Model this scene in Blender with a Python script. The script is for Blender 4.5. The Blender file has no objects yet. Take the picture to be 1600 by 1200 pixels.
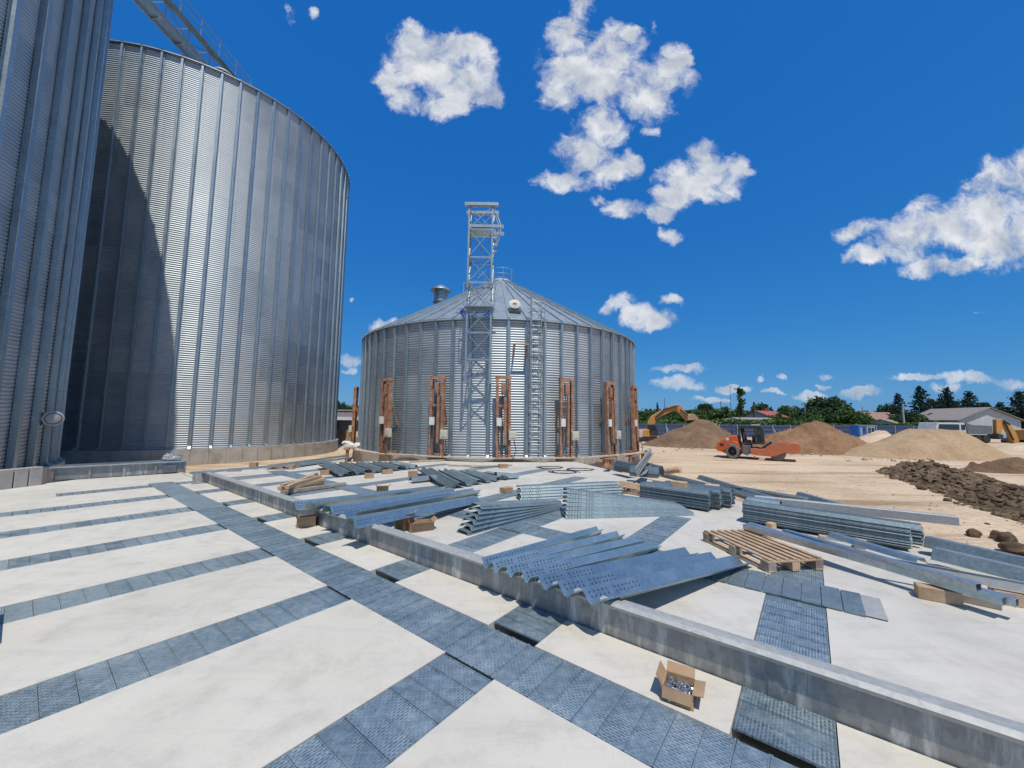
import bpy, math, random
import numpy as np
from mathutils import Vector, Matrix
random.seed(7)
PI = math.pi
sc = bpy.context.scene
col = sc.collection
R_ = math.radians

# ------------------------------------------------------------------ camera maths
F, PIT, ROLL, GA, H = 595.3, 0.09131, 0.01265, 0.90847, 1.70
cr, sr = math.cos(ROLL), math.sin(ROLL)
U = Vector((math.cos(GA), math.sin(GA), 0)); V = Vector((-math.sin(GA), math.cos(GA), 0))
def ray(px, py):
    x0 = (px-800)/F; y0 = -(py-600)/F
    x = cr*x0-sr*y0; y = sr*x0+cr*y0
    return Vector((x, math.cos(PIT)-math.sin(PIT)*y, math.sin(PIT)+math.cos(PIT)*y))
def G(px, py, z=0.0):                      # where a sight line meets the level z
    d = ray(px, py); return d*((z-H)/d.z)+Vector((0, 0, H))
def W(px, py, depth):                      # a point at a known distance
    d = ray(px, py); return d*(depth/d.y)+Vector((0, 0, H))
def uvw(u, v, z=0.0): return U*u+V*v+Vector((0, 0, z))
def to_uv(p): return p.dot(U), p.dot(V)
def hit(px, py, c, r):                     # sight line on an upright cylinder
    d = ray(px, py); a = d.x*d.x+d.y*d.y; b = -2*(d.x*c[0]+d.y*c[1]); cc = c[0]**2+c[1]**2-r*r
    t = (-b-math.sqrt(max(0, b*b-4*a*cc)))/2/a
    return d*t+Vector((0, 0, H))
GZ = -0.65                                 # level of the dirt yard

# ------------------------------------------------------------------ materials
def newmat(name):
    m = bpy.data.materials.new(name); m.use_nodes = True
    nt = m.node_tree; return m, nt, nt.nodes['Principled BSDF']
def N(nt, typ, **kw):
    n = nt.nodes.new(typ)
    for k, v in kw.items():
        if k.startswith('_'): setattr(n, k[1:], v)
        else: n.inputs[k].default_value = v
    return n
def ramp(nt, fac, stops):
    r = nt.nodes.new('ShaderNodeValToRGB'); el = r.color_ramp.elements
    while len(el) < len(stops): el.new(.5)
    for e, (p, c) in zip(el, stops):
        e.position = p; e.color = (*c, 1) if len(c) == 3 else c
    nt.links.new(fac, r.inputs[0]); return r
def math_(nt, op, a, b=None, c=None):
    n = nt.nodes.new('ShaderNodeMath'); n.operation = op
    for i, x in enumerate((a, b, c)):
        if x is None: continue
        if isinstance(x, (int, float)): n.inputs[i].default_value = x
        else: nt.links.new(x, n.inputs[i])
    return n.outputs[0]
def mixc(nt, fac, a, b, mode='MIX'):
    n = nt.nodes.new('ShaderNodeMix'); n.data_type = 'RGBA'; n.blend_type = mode
    for i, x in ((0, fac), (6, a), (7, b)):
        if isinstance(x, (int, float)): n.inputs[i].default_value = x
        elif isinstance(x, tuple): n.inputs[i].default_value = (*x, 1)
        else: nt.links.new(x, n.inputs[i])
    return n.outputs[2]
def pmat(name, stops, scale=4, detail=6, rough=.7, metal=0, bump=0, bscale=40, stretch=(1, 1, 1), rvar=0, rand=0, tr=0):
    m, nt, b = newmat(name); L = nt.links.new
    tc = N(nt, 'ShaderNodeTexCoord'); mp = N(nt, 'ShaderNodeMapping', Scale=stretch); L(tc.outputs['Object'], mp.inputs[0])
    n = N(nt, 'ShaderNodeTexNoise', Scale=scale, Detail=detail, Roughness=.62); L(mp.outputs[0], n.inputs['Vector'])
    k = len(stops); st = [(.3+.4*i/max(1, k-1), c) for i, c in enumerate(stops)]
    c = ramp(nt, n.outputs[0], st).outputs[0]
    if rand:
        oi = N(nt, 'ShaderNodeObjectInfo')
        hsv = N(nt, 'ShaderNodeHueSaturation'); L(c, hsv.inputs['Color'])
        v = math_(nt, 'MULTIPLY_ADD', oi.outputs['Random'], rand*2, 1-rand); L(v, hsv.inputs['Value']); c = hsv.outputs[0]
    L(c, b.inputs['Base Color']); b.inputs['Metallic'].default_value = metal; b.inputs['Roughness'].default_value = rough
    if rvar: L(math_(nt, 'MULTIPLY_ADD', n.outputs[0], rvar, rough-rvar/2), b.inputs['Roughness'])
    if bump:
        n2 = N(nt, 'ShaderNodeTexNoise', Scale=bscale, Detail=6, Roughness=.65); L(mp.outputs[0], n2.inputs['Vector'])
        bp = N(nt, 'ShaderNodeBump', Strength=bump, Distance=.05); L(n2.outputs[0], bp.inputs['Height']); L(bp.outputs[0], b.inputs['Normal'])
    return m

M = {}
def concrete(name, a, b_, c_, seed):
    m, nt, b = newmat(name); L = nt.links.new
    tc = N(nt, 'ShaderNodeTexCoord'); mp = N(nt, 'ShaderNodeMapping', Location=(seed, seed*2, 0)); L(tc.outputs['Object'], mp.inputs[0])
    n1 = N(nt, 'ShaderNodeTexNoise', Scale=.55, Detail=7, Roughness=.6, Distortion=.6); L(mp.outputs[0], n1.inputs['Vector'])
    n2 = N(nt, 'ShaderNodeTexNoise', Scale=3.2, Detail=8, Roughness=.7); L(mp.outputs[0], n2.inputs['Vector'])
    n3 = N(nt, 'ShaderNodeTexNoise', Scale=55, Detail=4, Roughness=.7); L(mp.outputs[0], n3.inputs['Vector'])
    c1 = ramp(nt, n1.outputs[0], [(.3, a), (.52, b_), (.72, c_)]).outputs[0]
    c2 = ramp(nt, n2.outputs[0], [(.32, (.80, .80, .79)), (.5, (1, 1, 1)), (.75, (1.06, 1.05, 1.02))]).outputs[0]
    c3 = ramp(nt, n3.outputs[0], [(.28, (.86, .86, .86)), (.45, (1, 1, 1))]).outputs[0]
    c = mixc(nt, .75, c1, c2, 'MULTIPLY'); c = mixc(nt, .6, c, c3, 'MULTIPLY')
    vo = N(nt, 'ShaderNodeTexVoronoi', Scale=9); L(mp.outputs[0], vo.inputs['Vector'])     # pits and small marks
    pit = ramp(nt, vo.outputs['Distance'], [(.03, (.55, .53, .5)), (.07, (1, 1, 1))]).outputs[0]
    pitm = ramp(nt, n2.outputs[0], [(.56, (0, 0, 0)), (.62, (1, 1, 1))]).outputs[0]
    c = mixc(nt, pitm, c, mixc(nt, 1., c, pit, 'MULTIPLY'))
    mp3 = N(nt, 'ShaderNodeMapping', Rotation=(0, 0, .9), Scale=(.5, 5., 1)); L(tc.outputs['Object'], mp3.inputs[0])     # trowel and drag marks
    n4 = N(nt, 'ShaderNodeTexNoise', Scale=1.4, Detail=8, Roughness=.7, Distortion=.8); L(mp3.outputs[0], n4.inputs['Vector'])
    c = mixc(nt, .55, c, ramp(nt, n4.outputs[0], [(.30, (.84, .84, .86)), (.47, (1, 1, 1)), (.66, (1.04, 1.03, 1.0))]).outputs[0], 'MULTIPLY')
    n5 = N(nt, 'ShaderNodeTexNoise', Scale=1.15, Detail=9, Roughness=.72, Distortion=1.2); L(mp.outputs[0], n5.inputs['Vector'])   # dust and dried puddles
    c = mixc(nt, math_(nt, 'MULTIPLY', ramp(nt, n5.outputs[0], [(.55, (0, 0, 0)), (.68, (1, 1, 1))]).outputs[0], .35), c, (.40, .35, .28))
    n6 = N(nt, 'ShaderNodeTexNoise', Scale=.9, Detail=7, Roughness=.75); L(mp3.outputs[0], n6.inputs['Vector'])
    c = mixc(nt, math_(nt, 'MULTIPLY', ramp(nt, n6.outputs[0], [(.60, (0, 0, 0)), (.70, (1, 1, 1))]).outputs[0], .3), c, (.36, .38, .36))
    L(c, b.inputs['Base Color']); b.inputs['Roughness'].default_value = .82; b.inputs['Specular IOR Level'].default_value = .25
    bp = N(nt, 'ShaderNodeBump', Strength=.25, Distance=.01); L(n3.outputs[0], bp.inputs['Height']); L(bp.outputs[0], b.inputs['Normal'])
    return m
M['concrete'] = concrete('pale_concrete', (.53, .505, .44), (.59, .56, .49), (.63, .60, .535), 3)
M['concrete2'] = concrete('grey_concrete', (.47, .455, .41), (.56, .535, .485), (.61, .585, .53), 11)
M['precast'] = pmat('precast_concrete', [(.30, .27, .23), (.42, .39, .35), (.5, .47, .43)], 1.6, 8, .85, 0, .3, 60)
def galv(name, lo, hi, rough, metal=.9, rand=.0, spangle=38, streak=0):
    m, nt, b = newmat(name); L = nt.links.new
    tc = N(nt, 'ShaderNodeTexCoord')
    vo = N(nt, 'ShaderNodeTexVoronoi', Scale=spangle); L(tc.outputs['Object'], vo.inputs['Vector'])
    n = N(nt, 'ShaderNodeTexNoise', Scale=2.2, Detail=7, Roughness=.65); L(tc.outputs['Object'], n.inputs['Vector'])
    sep = N(nt, 'ShaderNodeSeparateColor'); L(vo.outputs['Color'], sep.inputs[0])
    f = math_(nt, 'MULTIPLY_ADD', sep.outputs[0], .35, math_(nt, 'MULTIPLY', n.outputs[0], .75))
    c = ramp(nt, f, [(.25, lo), (.75, hi)]).outputs[0]
    rg = math_(nt, 'MULTIPLY_ADD', n.outputs[0], .25, rough-.12)
    if rand:
        oi = N(nt, 'ShaderNodeObjectInfo'); hsv = N(nt, 'ShaderNodeHueSaturation'); L(c, hsv.inputs['Color'])
        L(math_(nt, 'MULTIPLY_ADD', oi.outputs['Random'], rand*2, 1-rand), hsv.inputs['Value']); c = hsv.outputs[0]
        rg = math_(nt, 'MULTIPLY_ADD', oi.outputs['Random'], .12, rg)
    b.inputs['Metallic'].default_value = metal
    if streak:   # dried cement runs down an upright plate
        mp = N(nt, 'ShaderNodeMapping', Scale=(3.2, 3.2, .55)); L(tc.outputs['Object'], mp.inputs[0])
        s1 = N(nt, 'ShaderNodeTexNoise', Scale=2.3, Detail=9, Roughness=.68, Distortion=.4); L(mp.outputs[0], s1.inputs['Vector'])
        mp2 = N(nt, 'ShaderNodeMapping', Scale=(.45, .45, .3)); L(tc.outputs['Object'], mp2.inputs[0])
        s2 = N(nt, 'ShaderNodeTexNoise', Scale=1.6, Detail=3); L(mp2.outputs[0], s2.inputs['Vector'])
        f1 = ramp(nt, s1.outputs[0], [(.50, (0, 0, 0)), (.62, (1, 1, 1))]).outputs[0]
        f2 = ramp(nt, s2.outputs[0], [(.38, (0, 0, 0)), (.56, (1, 1, 1))]).outputs[0]
        fm = math_(nt, 'MULTIPLY', math_(nt, 'MULTIPLY', f1, f2), .9)
        c = mixc(nt, fm, c, (.56, .55, .51)); L(math_(nt, 'MULTIPLY_ADD', fm, -metal, metal), b.inputs['Metallic'])
        rg = math_(nt, 'MULTIPLY_ADD', fm, .35, rg)
    L(c, b.inputs['Base Color']); L(rg, b.inputs['Roughness'])
    bp = N(nt, 'ShaderNodeBump', Strength=.06, Distance=.02); L(n.outputs[0], bp.inputs['Height']); L(bp.outputs[0], b.inputs['Normal'])
    return m
M['galv'] = galv('galvanised_steel', (.42, .45, .48), (.60, .63, .66), .36)
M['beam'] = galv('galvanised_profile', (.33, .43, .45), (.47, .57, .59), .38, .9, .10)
M['bundle'] = galv('dark_profile', (.19, .25, .27), (.31, .38, .40), .52, .75, .14)  # darker, duller zinc than the front row of profiles
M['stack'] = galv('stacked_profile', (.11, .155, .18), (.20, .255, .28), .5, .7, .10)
M['plate'] = galv('stained_plate', (.20, .215, .22), (.29, .30, .30), .5, .5, 0, 26, 1)
M['lip'] = galv('bright_zinc', (.33, .345, .335), (.45, .455, .44), .65, .35)
M['tower'] = galv('tower_zinc', (.27, .32, .34), (.41, .46, .48), .48, .65)
M['stiff'] = galv('stiffener_zinc', (.28, .35, .38), (.42, .49, .52), .42, .85, .10)
M['roof'] = galv('roof_sheet', (.33, .38, .40), (.46, .51, .53), .48, .75)
def silo_sheet(name, npan, hpan):
    m, nt, b = newmat(name); L = nt.links.new
    tc = N(nt, 'ShaderNodeTexCoord'); s = N(nt, 'ShaderNodeSeparateXYZ'); L(tc.outputs['Object'], s.inputs[0])
    a = math_(nt, 'ARCTAN2', s.outputs[1], s.outputs[0])
    ai = math_(nt, 'FLOOR', math_(nt, 'MULTIPLY', a, npan/(2*PI))); zi = math_(nt, 'FLOOR', math_(nt, 'MULTIPLY', s.outputs[2], 1/hpan))
    cv = N(nt, 'ShaderNodeCombineXYZ'); L(ai, cv.inputs[0]); L(zi, cv.inputs[1])
    wn = N(nt, 'ShaderNodeTexWhiteNoise'); wn.noise_dimensions = '2D'; L(cv.outputs[0], wn.inputs[0])
    n = N(nt, 'ShaderNodeTexNoise', Scale=1.1, Detail=6, Roughness=.65); L(tc.outputs['Object'], n.inputs['Vector'])
    f = math_(nt, 'MULTIPLY_ADD', wn.outputs[0], .35, math_(nt, 'MULTIPLY', n.outputs[0], .7))
    c = ramp(nt, f, [(.2, (.33, .375, .405)), (.8, (.53, .565, .58))]).outputs[0]
    fr = math_(nt, 'FRACT', math_(nt, 'MULTIPLY', s.outputs[2], 1/hpan))      # lap joint of the sheets
    ln = math_(nt, 'GREATER_THAN', fr, .012); c = mixc(nt, ln, mixc(nt, .35, c, (.1, .11, .12)), c)
    L(c, b.inputs['Base Color']); b.inputs['Metallic'].default_value = .88
    L(math_(nt, 'MULTIPLY_ADD', wn.outputs[0], .12, math_(nt, 'MULTIPLY_ADD', n.outputs[0], .25, .40)), b.inputs['Roughness'])
    return m
M['sheet'] = silo_sheet('corrugated_sheet', 32, 1.15)
def grate(name):
    m, nt, b = newmat(name); L = nt.links.new
    tc = N(nt, 'ShaderNodeTexCoord'); s = N(nt, 'ShaderNodeSeparateXYZ'); L(tc.outputs['Object'], s.inputs[0])
    gm = N(nt, 'ShaderNodeNewGeometry'); oi = N(nt, 'ShaderNodeObjectInfo')
    row = math_(nt, 'MULTIPLY', s.outputs[1], 1/.0185); rf = math_(nt, 'FRACT', row); ri = math_(nt, 'FLOOR', row)
    cx = math_(nt, 'MULTIPLY_ADD', s.outputs[0], 1/.034, math_(nt, 'MULTIPLY', ri, .5)); cf = math_(nt, 'FRACT', cx)
    slot = math_(nt, 'MULTIPLY', math_(nt, 'LESS_THAN', rf, .42), math_(nt, 'LESS_THAN', cf, .66))
    hi = math_(nt, 'MULTIPLY', math_(nt, 'LESS_THAN', math_(nt, 'FRACT', math_(nt, 'ADD', row, .45)), .28), math_(nt, 'LESS_THAN', cf, .66))  # pale dashes by the slots: louvre glints and dust put into colour
    n = N(nt, 'ShaderNodeTexNoise', Scale=2.4, Detail=6, Roughness=.7); L(gm.outputs['Position'], n.inputs['Vector'])
    n2 = N(nt, 'ShaderNodeTexNoise', Scale=17, Detail=6, Roughness=.75); L(gm.outputs['Position'], n2.inputs['Vector'])
    base = ramp(nt, n2.outputs[0], [(.3, (.18, .255, .295)), (.5, (.275, .37, .42)), (.7, (.43, .50, .535))]).outputs[0]
    hsv = N(nt, 'ShaderNodeHueSaturation'); L(base, hsv.inputs['Color']); L(math_(nt, 'MULTIPLY_ADD', oi.outputs['Random'], .26, .87), hsv.inputs['Value'])
    dust = ramp(nt, n.outputs[0], [(.40, (0, 0, 0)), (.66, (1, 1, 1))]).outputs[0]
    n7 = N(nt, 'ShaderNodeTexNoise', Scale=5.5, Detail=5, Roughness=.6, Distortion=.6); L(gm.outputs['Position'], n7.inputs['Vector'])
    vis = ramp(nt, math_(nt, 'MULTIPLY_ADD', oi.outputs['Random'], .22, math_(nt, 'MULTIPLY_ADD', n7.outputs[0], 1., -.11)), [(.36, (.12, .12, .12)), (.60, (1, 1, 1))]).outputs[0]
    mp9 = N(nt, 'ShaderNodeMapping', Rotation=(0, 0, .4), Scale=(2., 16., 1)); L(gm.outputs['Position'], mp9.inputs[0])
    n9 = N(nt, 'ShaderNodeTexNoise', Scale=2.2, Detail=8, Roughness=.75, Distortion=.5); L(mp9.outputs[0], n9.inputs['Vector'])
    scr = ramp(nt, n9.outputs[0], [(.56, (0, 0, 0)), (.72, (1, 1, 1))]).outputs[0]
    hi = math_(nt, 'MULTIPLY', hi, vis); slot = math_(nt, 'MULTIPLY', slot, vis)
    c = mixc(nt, math_(nt, 'MULTIPLY', hi, math_(nt, 'MULTIPLY_ADD', dust, .5, .5)), hsv.outputs[0], (.56, .58, .58))
    c = mixc(nt, math_(nt, 'MULTIPLY', slot, .55), c, (.045, .055, .075))
    spots = ramp(nt, n2.outputs[0], [(.60, (0, 0, 0)), (.70, (1, 1, 1))]).outputs[0]
    c = mixc(nt, math_(nt, 'MULTIPLY', math_(nt, 'MULTIPLY', spots, dust), .8), c, (.50, .48, .44))
    c = mixc(nt, math_(nt, 'MULTIPLY', scr, .55), c, (.46, .48, .48))
    L(c, b.inputs['Base Color']); L(math_(nt, 'MULTIPLY_ADD', dust, -.30, .66), b.inputs['Metallic'])
    L(math_(nt, 'MULTIPLY_ADD', n2.outputs[0], .3, .28), b.inputs['Roughness'])
    bp = N(nt, 'ShaderNodeBump', Strength=.6, Distance=.004); L(math_(nt, 'SUBTRACT', hi, slot), bp.inputs['Height']); L(bp.outputs[0], b.inputs['Normal'])
    return m
M['grate'] = grate('perforated_panel')
M['rust'] = pmat('rusty_steel', [(.22, .105, .06), (.42, .215, .125), (.54, .35, .24)], 5, 8, .8, .25, .3, 40)
M['wood'] = pmat('raw_timber', [(.36, .24, .14), (.52, .36, .22), (.62, .46, .30)], 5, 7, .75, 0, .2, 30, (1, 1, 1), 0, .15)
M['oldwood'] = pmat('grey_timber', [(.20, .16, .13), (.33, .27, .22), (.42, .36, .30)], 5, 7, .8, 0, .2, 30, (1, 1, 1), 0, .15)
M['plank'] = pmat('dusty_plank', [(.34, .27, .2), (.5, .42, .33), (.58, .51, .42)], 3, 7, .85, 0, .2, 30)
M['card'] = pmat('brown_cardboard', [(.30, .19, .10), (.40, .26, .15), (.46, .31, .18)], 6, 6, .85, 0, .1, 30)
M['cardin'] = pmat('cardboard_inside', [(.40, .28, .17), (.48, .34, .21)], 5, 5, .85)
M['bolt'] = pmat('zinc_bolts', [(.3, .32, .33), (.7, .72, .72)], 60, 3, .3, .9)
M['hole'] = pmat('dark_hole', [(.02, .022, .025), (.03, .03, .035)], 5, 2, .9)
M['dark'] = pmat('dark_rubber', [(.015, .015, .017), (.035, .035, .037)], 6, 4, .8)
M['white'] = pmat('white_paint', [(.62, .62, .60), (.78, .78, .76)], 4, 5, .5)
M['cream'] = pmat('cream_paint', [(.52, .50, .40), (.66, .63, .52)], 4, 5, .6)
M['orange'] = pmat('orange_paint', [(.50, .17, .07), (.62, .11, .02), (.70, .13, .025)], 2.2, 8, .45)
M['faded'] = pmat('dusty_orange_paint', [(.42, .20, .11), (.52, .14, .055), (.58, .20, .09)], 2.6, 8, .6)
M['amber'] = pmat('amber_paint', [(.50, .22, .05), (.62, .31, .08)], 3, 6, .5)
M['grey'] = pmat('grey_paint', [(.10, .11, .13), (.17, .18, .2)], 4, 5, .6)
M['charcoal'] = pmat('charcoal_paint', [(.02, .022, .028), (.045, .047, .055)], 4, 5, .6)
M['tyre'] = pmat('dusty_tyre', [(.13, .11, .09), (.25, .22, .18)], 5, 7, .9, 0, .4, 25)
M['drum'] = pmat('worn_drum_steel', [(.14, .12, .10), (.26, .23, .20)], 4, 7, .5, .6)
M['blue'] = pmat('blue_sheet', [(.035, .06, .14), (.055, .09, .19)], 2, 5, .5)
M['bluecab'] = pmat('bright_blue_paint', [(.02, .14, .48), (.03, .18, .56)], 2, 5, .5)
M['greycab'] = pmat('pale_grey_paint', [(.25, .31, .36), (.36, .42, .46)], 2, 5, .5)
M['plaster'] = pmat('pale_plaster', [(.48, .48, .47), (.62, .62, .6)], 1.5, 6, .85)
M['slate'] = pmat('brown_grey_roofing', [(.23, .20, .17), (.33, .29, .25)], 3, 7, .85, 0, .3, 8)
M['redroof'] = pmat('red_roofing', [(.30, .07, .06), (.42, .12, .1)], 3, 6, .8)
M['rustroof'] = pmat('faded_red_tiles', [(.24, .13, .10), (.38, .24, .19)], 2.5, 7, .85, 0, .3, 8)
M['wrap'] = pmat('clear_wrap', [(.22, .25, .28), (.5, .53, .55)], 14, 5, .25, .2, .8, 20)
M['bark'] = pmat('bark', [(.06, .045, .035), (.13, .10, .08)], 6, 6, .9, 0, .4, 12)
M['pole'] = pmat('concrete_pole', [(.36, .35, .33), (.48, .47, .45)], 3, 5, .85)
gm_, nt, b = newmat('tinted_glass'); b.inputs['Base Color'].default_value = (.02, .03, .035, 1); b.inputs['Roughness'].default_value = .06; b.inputs['Metallic'].default_value = 0.; b.inputs['Specular IOR Level'].default_value = .8
M['glass'] = gm_
def leafmat(name, a, b_, c_):
    m, nt, b = newmat(name); L = nt.links.new
    g = N(nt, 'ShaderNodeNewGeometry'); tc = N(nt, 'ShaderNodeTexCoord'); oi = N(nt, 'ShaderNodeObjectInfo')
    n = N(nt, 'ShaderNodeTexNoise', Scale=.7, Detail=4); L(tc.outputs['Object'], n.inputs['Vector'])
    f = math_(nt, 'MULTIPLY_ADD', g.outputs['Random Per Island'], .55, math_(nt, 'MULTIPLY_ADD', n.outputs[0], .5, math_(nt, 'MULTIPLY', oi.outputs['Random'], .15)))
    c = ramp(nt, f, [(.2, a), (.55, b_), (.95, c_)]).outputs[0]
    L(c, b.inputs['Base Color']); b.inputs['Roughness'].default_value = .6; b.inputs['Specular IOR Level'].default_value = .25
    tb = N(nt, 'ShaderNodeBsdfTranslucent'); L(c, tb.inputs[0]); mx = N(nt, 'ShaderNodeMixShader', Fac=.25)
    L(b.outputs[0], mx.inputs[1]); L(tb.outputs[0], mx.inputs[2]); L(mx.outputs[0], nt.nodes['Material Output'].inputs[0])
    return m
M['leaf'] = leafmat('green_leaves', (.035, .075, .018), (.075, .14, .032), (.13, .205, .055))
M['leafd'] = leafmat('dark_leaves', (.02, .046, .02), (.042, .085, .032), (.075, .125, .045))
M['needle'] = leafmat('blue_green_needles', (.012, .03, .026), (.026, .056, .045), (.05, .09, .065))
def dirt(name, stops, bump, cs, bs, ruts=False):
    m, nt, b = newmat(name); L = nt.links.new
    tc = N(nt, 'ShaderNodeTexCoord')
    n = N(nt, 'ShaderNodeTexNoise', Scale=cs, Detail=9, Roughness=.68); L(tc.outputs['Object'], n.inputs['Vector'])
    n2 = N(nt, 'ShaderNodeTexNoise', Scale=bs, Detail=8, Roughness=.75); L(tc.outputs['Object'], n2.inputs['Vector'])
    k = len(stops); c = ramp(nt, n.outputs[0], [(.32+.36*i/(k-1), s) for i, s in enumerate(stops)]).outputs[0]
    c2 = ramp(nt, n2.outputs[0], [(.3, (.62, .6, .58)), (.5, (1, 1, 1)), (.7, (1.15, 1.14, 1.12))]).outputs[0]
    c = mixc(nt, .85, c, c2, 'MULTIPLY'); hgt = n2.outputs[0]
    if ruts:
        mp = N(nt, 'ShaderNodeMapping', Rotation=(0, 0, R_(-28)), Scale=(.16, 1.5, 1)); L(tc.outputs['Object'], mp.inputs[0])
        r1 = N(nt, 'ShaderNodeTexNoise', Scale=.8, Detail=6, Roughness=.6, Distortion=.35); L(mp.outputs[0], r1.inputs['Vector'])
        c = mixc(nt, .8, c, ramp(nt, r1.outputs[0], [(.36, (.62, .57, .52)), (.46, (1, 1, 1)), (.62, (1.1, 1.1, 1.1))]).outputs[0], 'MULTIPLY')
        hgt = math_(nt, 'MULTIPLY_ADD', r1.outputs[0], 2., n2.outputs[0])
    L(c, b.inputs['Base Color']); b.inputs['Roughness'].default_value = .95; b.inputs['Specular IOR Level'].default_value = .1
    bp = N(nt, 'ShaderNodeBump', Strength=bump, Distance=.12); L(hgt, bp.inputs['Height']); L(bp.outputs[0], b.inputs['Normal'])
    return m
M['yard'] = dirt('dry_dirt', [(.47, .345, .225), (.60, .46, .315), (.66, .525, .375)], .5, .22, 6, True)
M['brownsoil'] = dirt('brown_soil', [(.15, .095, .06), (.22, .14, .085), (.29, .20, .13)], .9, .9, 7)
M['redsoil'] = dirt('reddish_soil', [(.20, .115, .065), (.29, .17, .095), (.35, .225, .135)], .8, .7, 6)
M['sand'] = dirt('tan_sand', [(.36, .245, .14), (.45, .315, .19), (.50, .365, .23)], .7, .8, 7)
M['darksoil'] = dirt('dark_clod_soil', [(.105, .073, .046), (.22, .158, .10), (.38, .28, .18)], 1., 1.3, 9)
M['grass'] = dirt('verge_grass', [(.05, .08, .025), (.10, .12, .05), (.2, .18, .1)], .6, .1, 2)

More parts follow.
